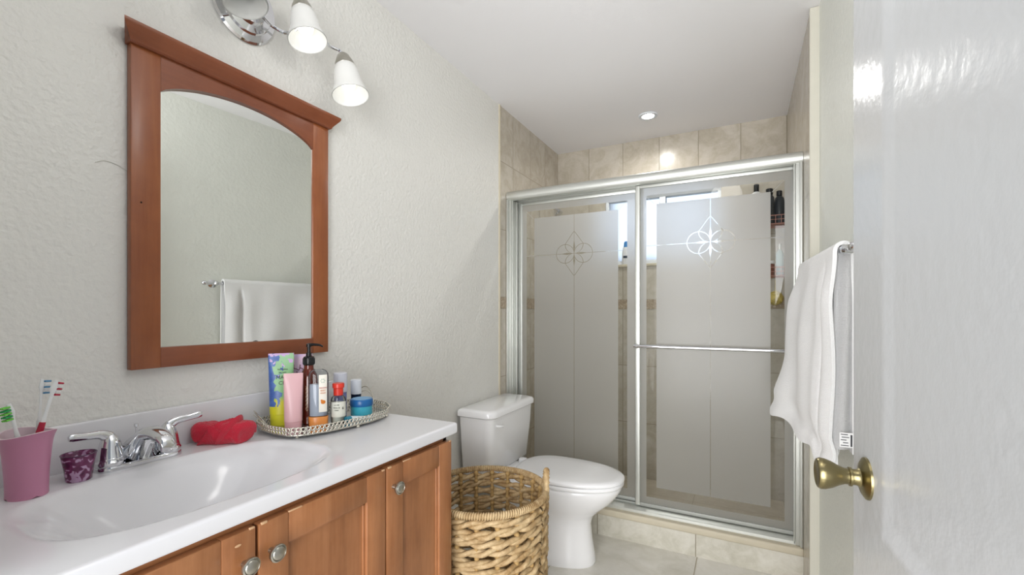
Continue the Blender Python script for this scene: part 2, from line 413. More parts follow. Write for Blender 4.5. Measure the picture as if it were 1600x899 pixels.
# marks on the painted wall: a hairline plaster ridge and a patched spot beside the mirror
bm = NB(); tube(bm, [(.0005, .462, 1.548), (.0005, .480, 1.556), (.0005, .505, 1.552), (.0005, .535, 1.535)], .0007, 5, sp=6)
o = obj('plaster_crack', bm, mat('crack_grey', 'c4c3ba', .8)); o['kind'] = 'structure'

# ------------------------------------------------------------------ shower enclosure
FY = 2.45
fr = thing('shower_door_frame', 'satin aluminium frame with rounded header and bottom track around the sliding shower doors', 'shower frame', (XR/2, 2.475, .148))
bm = NB()
prof = [(2.405, 1.900), (2.400, 1.912), (2.402, 1.930), (2.412, 1.944), (2.43, 1.950), (2.53, 1.950), (2.53, 1.893), (2.50, 1.893), (2.50, 1.905), (2.44, 1.905), (2.44, 1.893), (2.41, 1.893)]
skin_rings(bm, [[Vector((x, y, z)) for y, z in prof] for x in (.002, XR-.001)]); fixn(bm); obj('header', bm, M['satin'], fr, ang=40)
bm = NB()
prof = [(2.425, .148), (2.425, .162), (2.445, .176), (2.452, .176), (2.452, .166), (2.474, .166), (2.474, .182), (2.480, .182), (2.480, .166), (2.505, .166), (2.505, .190), (2.53, .190), (2.53, .148)]
skin_rings(bm, [[Vector((x, y, z)) for y, z in prof] for x in (.002, XR-.001)]); fixn(bm); obj('bottom_track', bm, M['satin'], fr, ang=40)
for sx in (0, 1):
    bm = NB(); X_ = lambda a: (a if not sx else XR-a)
    def bb(a0, a1, ya, yb): xs = sorted((X_(a0), X_(a1))); box(bm, xs[0], xs[1], ya, yb, .150, 1.895, .0025)
    bb(.001, .028, 2.415, 2.53); bb(.028, .036, 2.425, 2.437); bb(.028, .040, 2.470, 2.478); bb(.028, .036, 2.515, 2.528); bb(.001, .012, 2.400, 2.415)
    obj('jamb', bm, M['satin'], fr)

def sliding(name, label, x0, x1, y, z0, z1, stiles, mcx, mcz, ring, inn, bar=None):
    t = thing(name, label, 'shower door', ((x0+x1)/2, y, z0))
    ox = (x0+x1)/2
    L = lambda v: v-ox; Z = lambda v: v-z0
    em = etched('etched_'+name.replace('sliding_', ''), L(ring[0]), L(ring[1]), Z(ring[2]), Z(ring[3]), L(inn[0]), L(inn[1]), Z(inn[2]), Z(inn[3]), L(mcx), Z(mcz))
    bm = NB(); box(bm, x0, x1, y-.003, y+.003, z0, z1)
    for f in bm.faces: f.material_index = 0 if f.calc_center_median().y < y-.002 else 1
    obj('glass_panel', bm, [em, M['glass']], t, sm=False)
    for a, b_ in stiles:
        bm = NB(); box(bm, a, b_, y-.011, y+.011, z0-.012, z1+.012, .004, 3); obj('stile', bm, M['satin'], t)
    bm = NB(); box(bm, x0, x1, y-.009, y+.009, z0-.014, z0+.004, .002); obj('bottom_rail', bm, M['dull'], t)
    bm = NB(); box(bm, x0, x1, y-.009, y+.009, z1-.004, z1+.016, .002); obj('top_rail', bm, M['satin'], t)
    if bar:
        zb = bar
        bm = NB(); tube(bm, [(x0-.012, y-.045, zb), (x1-.035, y-.045, zb)], .009, 14)
        lathe(bm, [(.0, 0), (.011, .0), (.011, .012), (.0, .013)], (x0-.024, y-.045, zb), (1, 0, 0), 16)
        tb = obj('towel_bar', bm, M['chrome'], t)
        for xx in (x0-.004, x1-.03):
            bm = NB(); box(bm, xx-.009, xx+.009, y-.05, y-.010, zb-.010, zb+.010, .003); obj('bracket', bm, M['chrome'], tb)
    return t
sliding('sliding_shower_door', 'front right sliding glass door with etched rosette and horizontal towel bar', .787, 1.487, 2.455, .195, 1.88,
        [(.762, .788)], 1.132, 1.567, (.82, 1.45, .235, 1.834), (.872, 1.393, .29, 1.785), bar=1.035)
sliding('sliding_shower_door', 'rear left sliding glass door with etched rosette, no towel bar', .068, .80, 2.492, .198, 1.872,
        [(.050, .070)], .403, 1.557, (.098, .710, .245, 1.830), (.150, .660, .30, 1.785))

# recessed light in the shower ceiling
rl = thing('recessed_light', 'round white recessed downlight in the ceiling above the shower', 'ceiling light', (.752, 2.87, CEIL-.004))
bm = NB(); lathe(bm, [(.033, -.001), (.048, -.005), (.056, -.003), (.058, .004)], (.752, 2.87, CEIL-.003), n=40, caps=False); fixn(bm); obj('trim_ring', bm, M['frame_w'], rl)
bm = NB(); lathe(bm, [(.0, -.0045), (.034, -.0045), (.034, .001), (.0, .001)], (.752, 2.87, CEIL-.0015), n=40); fixn(bm); obj('lens', bm, emis('lit_lens', 'fffdf6', 34), rl)
l = bpy.data.lights.new('recessed_lamp', 'SPOT'); l.energy = 27; l.spot_size = math.radians(172); l.spot_blend = .8; l.shadow_soft_size = .035; l.color = (1, .985, .96)
o = bpy.data.objects.new('recessed_lamp', l); C.objects.link(o); o.location = (.752, 2.87, CEIL-.012)

# shower head on its arm
sh = thing('wall_shower_fixture', 'chrome shower head on a bent arm from the left shower wall', 'shower head', (.003, 2.90, 1.98))
bm = NB(); tube(bm, [(.002, 2.90, 1.985), (.05, 2.90, 1.985), (.09, 2.90, 1.965), (.12, 2.90, 1.93)], .008, 12, sp=5); obj('arm', bm, M['chrome'], sh)
bm = NB(); lathe(bm, [(0, 0), (.011, 0), (.014, .012), (.030, .038), (.033, .05), (.030, .055), (0, .055)], (.118, 2.90, 1.935), (.55, 0, -.83), 28); obj('spray_head', bm, M['chrome'], sh)
bm = NB(); lathe(bm, [(0, 0), (.028, 0), (.024, .008), (.009, .012)], (.001, 2.90, 1.985), (1, 0, 0), 28); obj('flange', bm, M['chrome'], sh)

# wire corner caddy and shower bottles
rose = mat('rose_gold_wire', 'c08f84', .35, .8, var=.05)
cd = thing('shower_caddy', 'rose gold two tier wire caddy in the back right shower corner', 'shower caddy', (1.42, 3.20, 1.42))
cdx0, cdx1, cdy0, cdy1 = 1.30, 1.508, 3.09, 3.245
for zz in (1.742, 1.432):
    bm = NB(); fr_ = lambda z, r: tube(bm, [(cdx0, cdy0, z), (cdx1, cdy0, z), (cdx1, cdy1, z), (cdx0, cdy1, z)], r, 6, closed=True)
    fr_(zz, .003); fr_(zz+.05, .003); fr_(zz+.025, .002)
    for k in range(9): yy = cdy0+(cdy1-cdy0)*k/8; tube(bm, [(cdx0, yy, zz), (cdx1, yy, zz)], .0016, 5)
    for k in range(8): xx = cdx0+(cdx1-cdx0)*k/7; tube(bm, [(xx, cdy0, zz), (xx, cdy0, zz+.05)], .0016, 5)
    obj('basket_shelf', bm, rose, cd)
bm = NB()
for xx in (cdx0, cdx1): tube(bm, [(xx, cdy1, 1.43), (xx, cdy1, 1.95)], .003, 6)
obj('upright', bm, rose, cd)

def bottle(name, label, cat, x, y, z, prof, m, parts=(), group=None, n=28, sc=(1, 1), rz=0):
    """revolved bottle with extra revolved parts: (name, profile, material)"""
    t = thing(name, label, cat, (x, y, z), rz, group)
    def rev(pr):
        b_ = NB(); lathe(b_, pr, (0, 0, 0), n=n); b_.transform(Matrix.Diagonal((sc[0], sc[1], 1, 1))); fixn(b_); return b_
    obj('body', rev(prof), m, t, local=True)
    for nm, pr, mm in parts: obj(nm, rev(pr), mm, t, local=True)
    return t
def cyl(r, z0, z1, b=.003): return [(0, z0), (r-b, z0), (r, z0+b), (r, z1-b), (r-b, z1), (0, z1)]
m_charc = mat('charcoal_plastic', '2c3034', .35); m_white = mat('white_bottle_plastic', 'e9eaec', .3); m_blue = mat('blue_cap_plastic', '3f86c8', .35)
bottle('shampoo_bottle', 'dark charcoal bottle on the upper tier of the shower caddy, beside the wall', 'bottle', 1.472, 3.165, 1.746, [(0, 0), (.028, 0), (.031, .005), (.031, .13), (.024, .16), (.012, .175), (.0, .176)], m_charc, [('cap', cyl(.016, .172, .205), M['black'])])
bottle('shampoo_bottle', 'dark charcoal bottle with a wide flat cap on the upper caddy tier', 'bottle', 1.418, 3.125, 1.746, [(0, 0), (.023, 0), (.025, .005), (.025, .16), (.014, .178), (0, .18)], m_charc, [('cap', cyl(.019, .176, .214), M['black'])])
bottle('conditioner_bottle', 'white shower bottle with a black cap on the upper tier of the caddy', 'bottle', 1.350, 3.175, 1.746, [(0, 0), (.033, 0), (.036, .005), (.036, .175), (.028, .205), (.014, .215), (0, .216)], m_white, [('pump_cap', cyl(.015, .214, .262), M['black'])])
bottle('wash_bottle', 'slim clear bottle on the lower tier of the shower caddy', 'bottle', 1.474, 3.165, 1.436, [(0, 0), (.020, 0), (.021, .004), (.021, .13), (.010, .155), (0, .156)], mat('pale_bottle', 'aebfc0', .2), [('pump', cyl(.008, .154, .195), M['satin'])])
bottle('small_jar', 'small reddish brown jar on the lower tier of the shower caddy', 'jar', 1.424, 3.135, 1.436, cyl(.022, 0, .07), mat('brown_jar', '8c5a4c', .3), [('lid', cyl(.0225, .07, .088), m_white)])
bm = NB(); bmesh.ops.create_icosphere(bm, subdivisions=4, radius=.042)
for v in bm.verts: v.co *= 1+.12*math.sin(v.co.x*260)*math.sin(v.co.y*240)*math.sin(v.co.z*250)
tube(bm, [(0, 0, .035), (0, 0, .11)], .0015, 5)
bm.transform(Matrix.Translation((1.45, 3.15, 1.30)))
tag(obj('bath_loofah', bm, mat('yellow_mesh', 'c9b565', .8, var=.2, vscale=60)), 'yellow mesh bath loofah hanging under the shower caddy', 'loofah')
t = bottle('shower_gel_bottle', 'white bottle with a blue cap standing on the shower window sill', 'bottle', .527, 3.272, 1.5595, [(0, 0), (.030, 0), (.034, .006), (.033, .09), (.026, .125), (.0, .128)], m_white, [('cap', [(0, .126), (.022, .126), (.019, .16), (.012, .168), (0, .168)], m_blue)], sc=(1, .6))
bm = NB(); box(bm, -.020, .020, -.0225, -.0200, .045, .062, .001); obj('label_band', bm, mat('navy_label', '39424f', .5), t, local=True)

# ================================================================== VANITY
VY0, VY1, VX = .15, 1.120, .478        # cabinet box, front at VX
va = thing('vanity_cabinet', 'reddish brown wooden vanity cabinet with three recessed panel doors under the white sink top', 'vanity', (.24, .635, 0))
bm = NB()
box(bm, .004, VX, VY1-.018, VY1, .0, .845, .001)
box(bm, .004, VX, VY0, VY0+.018, .0, .845, .001)
box(bm, .004, .012, VY0+.018, VY1-.018, .08, .60)
box(bm, .012, VX-.001, VY0+.018, VY1-.018, .08, .10)
box(bm, VX-.07, VX-.055, VY0+.018, VY1-.018, .0, .08)
obj('carcass', bm, M['woodv'], va)
bm = NB()
box(bm, VX-.02, VX, VY0, VY1, .822, .846, .001); box(bm, VX-.02, VX, VY0, VY1, .08, .115, .001)
for yy in (VY0, .503, .831, VY1-.03): box(bm, VX-.0205, VX-.0005, yy, yy+(.03 if yy != .831 else .02), .115, .822, .001)
obj('face_frame', bm, M['woodh'], va)
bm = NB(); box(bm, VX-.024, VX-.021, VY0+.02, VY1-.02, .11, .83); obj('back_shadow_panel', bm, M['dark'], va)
knob_prof = [(0, 0), (.0055, 0), (.0055, .010), (.010, .014), (.0155, .018), (.0165, .021), (.0160, .024), (.0135, .0255), (.0125, .0240), (.0115, .0255), (.0085, .0275), (0, .0285)]
def cab_door(ya, yb, ky, kz, z0=.10, z1=.829):
    x0, x1 = VX+.001, VX+.020; w = .060
    d = None
    bm = NB()
    box(bm, x0, x1, ya, ya+w, z0, z1, .002); box(bm, x0, x1, yb-w, yb, z0, z1, .002)
    box(bm, x0, x1-.0004, ya+w, yb-w, z1-w, z1, .002, mi=1); box(bm, x0, x1-.0004, ya+w, yb-w, z0, z0+w, .002, mi=1)
    # stepped inner edge and recessed panel
    for (a, b_, c, e) in ((ya+w-.001, ya+w+.006, z0+w, z1-w), (yb-w-.006, yb-w+.001, z0+w, z1-w)): box(bm, x0, x1-.007, a, b_, c, e, .001)
    box(bm, x0, x1-.007, ya+w, yb-w, z1-w-.006, z1-w, .001, mi=1); box(bm, x0, x1-.007, ya+w, yb-w, z0+w, z0+w+.006, .001, mi=1)
    box(bm, x0, x1-.011, ya+w-.002, yb-w+.002, z0+w-.002, z1-w+.002)
    # worn corners
    d = obj('door', bm, [M['woodv'], M['woodh']], va)
    for yy, zz, ww, hh in ((ya+.004, z1-.0035, .012, .005), (ya+w, z1-.002, .030, .003), (yb-.012, z1-.003, .010, .004)):
        bm = NB(); box(bm, x1-.003, x1+.0004, yy, yy+ww, zz, zz+hh, .0008); obj('worn_edge', bm, M['wear'], d)
    bm = NB(); lathe(bm, [(r_, z_) for r_, z_ in knob_prof], (x1, ky, kz), (1, 0, 0), 36); fixn(bm); obj('knob', bm, M['nickel'], d)
    return d
d1 = cab_door(.172, .5085, .486, .772)
cab_door(.5145, .8385, .537, .772)
cab_door(.8435, VY1-.001, .866, .777)
bm = NB(); bmesh.ops.create_icosphere(bm, subdivisions=2, radius=.004); bm.transform(Matrix.Translation((VX+.0205, .476, .808)) @ Matrix.Diagonal((.1, 1.5, .6, 1)))
obj('paint_chip', bm, M['wear'], d1)

# cultured marble top with integral basin
st = thing('sink_top', 'white cultured marble vanity top with an integral rectangular basin and backsplash', 'countertop', (.25, .64, .849))
TX1, TY0, TY1, TZ = .506, .135, 1.136, .879
bcx, bcy, bax, bay = .288, .525, .168, .262
def topz(x, y):
    u = (x-bcx)/bax; v = (y-bcy)/bay
    d = (abs(u)**3.2+abs(v)**2.6)**(1/2.9)
    if d >= 1.0: return TZ
    t = 1-d; s = min(1, t/.62); s = s*s*(3-2*s)
    return TZ-.007*min(1, t/.07)-.108*s
bm = NB()
NX, NY = 96, 180; g = []
ys = [TY0+(TY1-TY0)*j/NY for j in range(NY+1)]; xs = [.002+(TX1-.006-.002)*i/NX for i in range(NX+1)]
for i in range(NX+1): g.append([bm.verts.new((xs[i], ys[j], topz(xs[i], ys[j]))) for j in range(NY+1)])
for i in range(NX):
    for j in range(NY): bm.faces.new((g[i][j], g[i+1][j], g[i+1][j+1], g[i][j+1]))
fr_edge = [g[NX]]
for dx, dz in ((.003, -.001), (.0055, -.003), (.006, -.006), (.006, -.026), (.004, -.030)):
    fr_edge.append([bm.verts.new((xs[NX]+dx, ys[j], TZ+dz)) for j in range(NY+1)])
for a, b_ in zip(fr_edge[:-1], fr_edge[1:]):
    for j in range(NY): bm.faces.new((a[j], b_[j], b_[j+1], a[j+1]))
# right end (toward the toilet), small return at the left, underside rim
for jj in (0, NY):
    top = [g[i][jj] for i in range(NX+1)]; bot = [bm.verts.new((xs[i], ys[jj], TZ-.030)) for i in range(NX+1)]
    for i in range(NX): bm.faces.new((top[i], top[i+1], bot[i+1], bot[i]))
    col = [r[jj] for r in fr_edge]; bm.faces.new([col[0]]+col[1:]+[bot[NX]])
box(bm, VX-.03, TX1-.003, TY0+.001, TY1-.001, TZ-.0315, TZ-.029)
fixn(bm)
top = obj('counter_slab', bm, M['marble'], st, ang=50)
bm = NB(); box(bm, .001, .020, TY0, 1.100, TZ-.002, .978, .0035, 3); obj('backsplash', bm, M['marble'], st)
bm = NB(); lathe(bm, [(0, 0), (.020, 0), (.022, .002), (.018, .004), (0, .003)], (bcx-.02, bcy-.01, topz(bcx, bcy)-.0005), n=28); obj('drain', bm, M['chrome'], st)

# ------------------------------------------------------------------ faucet
fa = thing('faucet', 'chrome two handle centerset faucet behind the basin', 'faucet', (.085, .513, TZ))
fx, fy = .078, .513
bm = NB()
def stad(hl, r, n=12, cx=fx, cy=fy):
    P = []
    for i in range(n+1): a = PI*i/n; P.append((cx+r*math.cos(a), cy+hl+r*math.sin(a)))
    for i in range(n+1): a = PI+PI*i/n; P.append((cx+r*math.cos(a), cy-hl+r*math.sin(a)))
    return P
rings = [[Vector((x, y, TZ+z)) for x, y in stad(.0535, r)] for r, z in ((.027, 0), (.027, .007), (.0265, .0095), (.024, .011), (.024, .012))]
skin_rings(bm, rings); fixn(bm); obj('base_plate', bm, M['chrome'], fa)
# spout body: loft of rounded sections running out over the basin
bm = NB(); secs = []
path = [(-.022, .016, .050, .012), (-.014, .036, .046, .022), (.000, .056, .038, .030), (.022, .074, .031, .030), (.050, .082, .025, .024), (.080, .080, .020, .018), (.102, .073, .0165, .015), (.115, .064, .014, .013), (.120, .054, .012, .009)]
for x, z, hw, hh in path:
    lo = TZ+.008 if x < .03 else TZ+z-hh; hi = TZ+z+ (.006 if x < .03 else .004)
    mid = (lo+hi)/2; h2 = (hi-lo)/2; sec = []
    for k in range(28):
        a = 2*PI*k/28; cy_, sz_ = math.cos(a), math.sin(a)
        sec.append(Vector((fx+x, fy+hw*math.copysign(abs(cy_)**.75, cy_)*(1.0-.25*max(0, sz_)), mid+h2*math.copysign(abs(sz_)**.8, sz_))))
    secs.append(sec)
skin_rings(bm, secs); fixn(bm); o = obj('spout', bm, M['chrome'], fa, ang=60)
bm = NB(); lathe(bm, [(0, 0), (.009, 0), (.0095, .012), (0, .012)], (fx+.106, fy, TZ+.040), n=20); obj('aerator', bm, M['chrome'], o)
bm = NB(); lathe(bm, [(0, 0), (.0016, 0), (.0016, .066), (.004, .068), (.004, .074), (0, .075)], (fx-.018, fy, TZ+.010), n=12); obj('lift_rod', bm, M['chrome'], fa)
for s_ in (-1, 1):
    hy = fy+s_*.0535
    bm = NB(); lathe(bm, [(0, 0), (.0255, 0), (.0265, .003), (.0265, .009), (.024, .013), (.0235, .014), (.0235, .017), (.0228, .018), (.0205, .036), (.0172, .050), (.0135, .058), (.0075, .065), (0, .067)], (fx, hy, TZ+.010), n=36)
    fixn(bm); h = obj('handle', bm, M['chrome'], fa, ang=30)
    bm = NB(); tube(bm, [(fx, hy-s_*.002, TZ+.058), (fx+.001, hy+s_*.004, TZ+.070), (fx+.003, hy+s_*.018, TZ+.0785), (fx+.006, hy+s_*.040, TZ+.081), (fx+.009, hy+s_*.062, TZ+.084), (fx+.010, hy+s_*.070, TZ+.0835)], [.012, .0125, .009, .0075, .0085, .006], 14, sp=6, flat=(1, .62))
    obj('lever', bm, M['chrome'], h)

# ================================================================== MIRROR
mi = thing('mirror', 'arched wall mirror in a reddish wood frame with a crown ledge', 'mirror', (.012, .797, 1.08))
MY0, MY1, MZ0, MZ1, X0, X1 = .519, 1.074, 1.080, 1.856, .003, .022
I0, I1, IZ0 = .579, 1.014, 1.129
for a, b_ in ((MY0, I0), (I1, MY1)):
    bm = NB(); box(bm, X0, X1, a, b_, MZ0, MZ1, .0015); obj('side_stile', bm, M['mirv'], mi)
bm = NB(); box(bm, X0, X1-.0005, I0, I1, MZ0, IZ0, .0015); obj('bottom_rail', bm, M['mirh'], mi)
bm = NB(); n = 40; lo = []; hi = []
for k in range(n+1):
    y = I0+(I1-I0)*k/n; u = (y-(I0+I1)/2)/((I1-I0)/2)
    lo.append((y, 1.751+.056*(1-u*u)**.75 if abs(u) < 1 else 1.751)); hi.append((y, MZ1))
for xx in (0,):
    A_ = [bm.verts.new((X1-.0005, y, z)) for y, z in lo]; B_ = [bm.verts.new((X1-.0005, y, z)) for y, z in hi]
    A2 = [bm.verts.new((X0, y, z)) for y, z in lo]; B2 = [bm.verts.new((X0, y, z)) for y, z in hi]
    for i in range(n):
        bm.faces.new((A_[i], A_[i+1], B_[i+1], B_[i])); bm.faces.new((A2[i+1], A2[i], B2[i], B2[i+1])); bm.faces.new((A_[i+1], A_[i], A2[i], A2[i+1])); bm.faces.new((B_[i], B_[i+1], B2[i+1], B2[i]))
    bm.faces.new((A_[0], B_[0], B2[0], A2[0])); bm.faces.new((B_[n], A_[n], A2[n], B2[n]))
fixn(bm); obj('arched_top_rail', bm, M['mirh'], mi, ang=30)
bm = NB(); pr = [(.0, .0), (.026, .0), (.030, .003), (.032, .008), (.050, .030), (.052, .034), (.052, .040), (.0, .040)]
c0, c1 = MY0-.004, MY1+.004
secs = []
for end, y in ((-1, c0), (1, c1)): secs.append([Vector((X0+px_, y+end*max(0, px_-.028)*.9, MZ1-.018+pz_)) for px_, pz_ in pr])
skin_rings(bm, secs); fixn(bm); obj('crown_ledge', bm, M['mirh'], mi, ang=30)
# silvered glass, hung a hair out of square
m, nt, b = newmat('silvered_mirror'); b.inputs['Metallic'].default_value = 1; b.inputs['Roughness'].default_value = 0.0
nt.links.new(mix(nt, noise(nt, coords(nt), 2), lin('e6e8e6'), lin('e9ebe9')), b.inputs['Base Color']); M['mirror'] = m
MYAW = math.radians(-1.25)
bm = NB(); yc = (I0+I1)/2
vs = box(bm, -.001, .001, -(I1-I0)/2-.008, (I1-I0)/2+.008, IZ0-.01, 1.815)
bm.transform(Matrix.Translation((.0105, yc, 0)) @ Matrix.Rotation(MYAW, 4, 'Z')); obj('mirror_glass', bm, M['mirror'], mi, sm=False)
bm = NB(); lathe(bm, [(0, 0), (.0022, 0), (.0015, .0006), (0, .0007)], (X1, .539, 1.473), (1, 0, 0), 12); obj('nail_hole', bm, M['blackhole'], mi)

# ================================================================== VANITY LIGHT
vl = thing('vanity_light', 'chrome wall light bar with frosted bell shades above the mirror', 'wall light', (.0, .80, 2.05))
bm = NB(); lathe(bm, [(0, 0), (.098, 0), (.100, .004), (.095, .010), (.078, .014), (.074, .020), (.055, .024), (.050, .034), (.030, .040), (0, .043)], (0, 0, 0), n=56)
fixn(bm); bm.transform(Matrix.Translation((.001, .795, 2.095)) @ Matrix.Rotation(PI/2, 4, 'Y') @ Matrix.Diagonal((1.02, .95, 1, 1))); obj('wall_plate', bm, M['chrome'], vl)
shade_lit = emis('lit_frosted_glass', 'fbfbf7', .10, 'cfcfcc'); shade_off = emis('dim_frosted_glass', 'fbfbf7', .05, 'c4c4c0')
bulb_m = emis('lit_bulb', 'fffdf5', 1.5)
lamps = [(.14, .713, 2.010, .108, True), (.14, .900, 2.015, .110, True), (.14, 1.062, 1.922, .118, True)]
for i, (x, y, z, D, lit) in enumerate(lamps):
    tilt = Matrix.Rotation(math.radians(-14), 4, 'Y')       # leans the opening into the room
    T = Matrix.Translation((x, y, z)) @ tilt
    k = D/.125; H = .120*k
    pr = [(.0625, 0), (.0600, .008), (.0535, .024), (.0480, .042), (.0450, .062), (.0420, .085), (.0350, .108), (.0230, .120)]
    pr = [(r*k, h*k) for r, h in pr]; inn = [(r-.0025, h) for r, h in pr][::-1]
    bm = NB(); lathe(bm, pr+inn, n=48, caps=False); fixn(bm); bm.transform(T)
    s_ = obj('glass_shade', bm, shade_lit if i in (1, 2, 3) else shade_off, vl)
    bm = NB(); lathe(bm, [(0, .104*k), (.030*k, .104*k), (.034*k, .110*k), (.032*k, .122*k), (.020*k, .150*k), (.012*k, .158*k), (0, .16*k)], n=32); fixn(bm); bm.transform(T)
    obj('socket_cap', bm, M['nickel'], vl)
    bm = NB(); lathe(bm, [(0, .022), (.012, .024), (.022, .034), (.026, .048), (.022, .064), (.013, .078), (.012, .10), (0, .10)], n=28); bm.transform(T @ Matrix.Diagonal((k, k, k, 1)))
    obj('bulb', bm, bulb_m if i in (1, 2, 3) else M['frame_w'], vl)
    tp = T @ Vector((0, 0, .155*k))
    s2 = 1 if y > .8 else -1
    bm = NB()
    if abs(y-.8) < .2: pts = [(.040, .795+s2*.012, 2.085), (.065, .795+s2*.05, 2.045), (.085, .795+s2*.095, 2.05), (x-.03, y+s2*.02, tp.z-.02), (tp.x-.012, y, tp.z+.010), (tp.x, y, tp.z-.006)]
    else: pts = [(.085, .795+s2*.105, 2.075), (.080, y-s2*.14, 2.085), (.080, y-s2*.08, 2.10), (.080, y-s2*.035, tp.z+.02), (tp.x-.010, y-s2*.004, tp.z+.014), (tp.x, y, tp.z-.006)]
    tube(bm, pts, .0055, 10, sp=7); obj('arm', bm, M['chrome'], vl)
    if i in (1, 2, 3):
        l = bpy.data.lights.new('bulb_light', 'POINT'); l.energy = .06; l.shadow_soft_size = .03; l.color = (1, .98, .94)
        o = bpy.data.objects.new('bulb_light', l); C.objects.link(o); o.location = T @ Vector((.0, 0, -.012)); o.parent = None

# ================================================================== TOILET
to = thing('toilet', 'white two piece toilet with closed lid beside the shower', 'toilet', (.35, 2.11, 0))
TYC = 2.11
def egg(xb, xf, hw, z, n=48, pw=2.2, yc=TYC, xm=None):
    xm = xb+(xf-xb)*.42 if xm is None else xm; P = []
    for k in range(n):
        a = 2*PI*k/n; c_, s_ = math.cos(a), math.sin(a)
        e = 2/pw if c_ > 0 else 2/3.2
        xx = xm+(xf-xm if c_ > 0 else xm-xb)*math.copysign(abs(c_)**e, c_)
        P.append(Vector((xx, yc+hw*math.copysign(abs(s_)**(2/pw), s_), z)))
    return P
bm = NB()
prof = [(.13, .640, .122, .0), (.13, .645, .126, .012), (.14, .638, .122, .05), (.15, .626, .114, .12), (.15, .620, .110, .19), (.14, .632, .116, .230), (.12, .672, .142, .268), (.10, .722, .165, .312), (.09, .752, .180, .35), (.085, .765, .186, .372), (.085, .768, .187, .385), (.09, .762, .182, .392)]
skin_rings(bm, [egg(a, b_, h, z) for a, b_, h, z in prof]); fixn(bm); obj('bowl', bm, M['porcelain'], to, ang=60)
bm = NB()   # trapway bulge on each side
for s_ in (-1, 1): tube(bm, [(.20, TYC+s_*.060, .20), (.29, TYC+s_*.070, .235), (.38, TYC+s_*.065, .20), (.40, TYC+s_*.062, .13), (.34, TYC+s_*.066, .07), (.24, TYC+s_*.070, .045)], [.040, .048, .052, .052, .050, .045], 16, sp=6)
obj('trapway', bm, M['porcelain'], to, ang=60)
bm = NB(); skin_rings(bm, [egg(.235, .772, .182, .394), egg(.232, .778, .186, .399), egg(.232, .778, .186, .408), egg(.236, .773, .183, .412)]); fixn(bm); obj('seat', bm, M['plasticw'], to, ang=50)
bm = NB(); skin_rings(bm, [egg(.246, .774, .181, .4145), egg(.242, .781, .185, .419), egg(.242, .781, .185, .427), egg(.248, .775, .181, .433), egg(.265, .750, .163, .4375), egg(.32, .66, .10, .440)]); fixn(bm)
lid = obj('lid', bm, M['plasticw'], to, ang=50)
for s_ in (-1, 1):
    bm = NB(); box(bm, .200, .240, TYC+s_*.075-.018, TYC+s_*.075+.018, .393, .428, .008, 3); obj('hinge', bm, M['plasticw'], to)
def rrect(x0, x1, y0, y1, r, z, n=7, bow=0):
    P = []
    for cx_, cy_, a0 in ((x1-r, y1-r, 0), (x0+r*.4, y1-r*.4, 90), (x0+r*.4, y0+r*.4, 180), (x1-r, y0+r, 270)):
        rr = r if cx_ == x1-r else r*.4
        for k in range(n): a = math.radians(a0+90*k/(n-1)); P.append(Vector((cx_+rr*math.cos(a), cy_+rr*math.sin(a), z)))
    return P
bm = NB(); skin_rings(bm, [rrect(.030, .172, 1.897, 2.325, .03, .398), rrect(.024, .182, 1.887, 2.335, .035, .41), rrect(.020, .200, 1.872, 2.352, .04, .60), rrect(.018, .204, 1.868, 2.356, .04, .694)]); fixn(bm)
tk = obj('tank', bm, M['porcelain'], to, ang=50)
bm = NB(); skin_rings(bm, [rrect(.014, .208, 1.866, 2.358, .045, .694), rrect(.008, .218, 1.857, 2.368, .05, .701), rrect(.008, .218, 1.857, 2.368, .05, .722), rrect(.012, .212, 1.863, 2.362, .05, .731), rrect(.025, .196, 1.880, 2.345, .045, .735)]); fixn(bm)
obj('tank_lid', bm, M['porcelain'], to, ang=50)
bm = NB(); lathe(bm, [(0, 0), (.010, 0), (.010, .006), (0, .008)], (.198, 1.925, .655), (1, 0, 0), 16); tube(bm, [(.205, 1.920, .655), (.222, 1.930, .654), (.224, 1.958, .648)], [.005, .005, .006], 10, sp=4, flat=(.6, 1)); obj('flush_lever', bm, M['plasticw'], to)
bm = NB(); box(bm, .06, .215, TYC-.10, TYC+.10, .36, .402, .02, 3); obj('tank_shelf', bm, M['porcelain'], to)
bm = NB(); tube(bm, [(.11, 2.33, .06), (.11, 2.345, .2), (.12, 2.335, .33), (.12, 2.30, .405)], .005, 8, sp=6); lathe(bm, [(0, 0), (.011, 0), (.011, .03), (0, .03)], (.12, 2.298, .372), n=14); obj('supply_line', bm, M['plasticw'], to)
for s_ in (-1, 1):
    bm = NB(); lathe(bm, [(.012, 0), (.013, .006), (.009, .014), (0, .017)], (.33, TYC+s_*.120, .0), n=16); obj('bolt_cap', bm, M['plasticw'], to)

# ================================================================== LAUNDRY BASKET
BX, BY, BR, BH = .462, 1.380, .215, .583
bk = thing('laundry_basket', 'tall round basket woven from twisted water hyacinth, standing between vanity and toilet', 'basket', (BX, BY, 0))
def ring_pt(a, r, z): return Vector((BX+r*math.cos(a), BY+r*math.sin(a), z))
bm = NB(); NR = 19; NV = 20
for row in range(NR):
    z0 = .018+row*(BH-.045)/(NR-1); ph0 = random.random()*6
    for st_ in (0, 1):
        pts = []; nn = 200
        for k in range(nn):
            a = 2*PI*k/nn; tw = a*NV*.5+st_*PI+ph0+.5*math.sin(a*3+row)
            rr = .0062+.0015*math.sin(a*7+row*1.3+st_)
            w = BR-.012+.010*z0/BH + .0022*math.sin(a*NV+row*PI)
            pts.append(ring_pt(a, w+rr*math.cos(tw), z0+rr*1.15*math.sin(tw)+.004*math.sin(a*5+row*2.1)))
        tube(bm, pts, .0086, 7, closed=True)
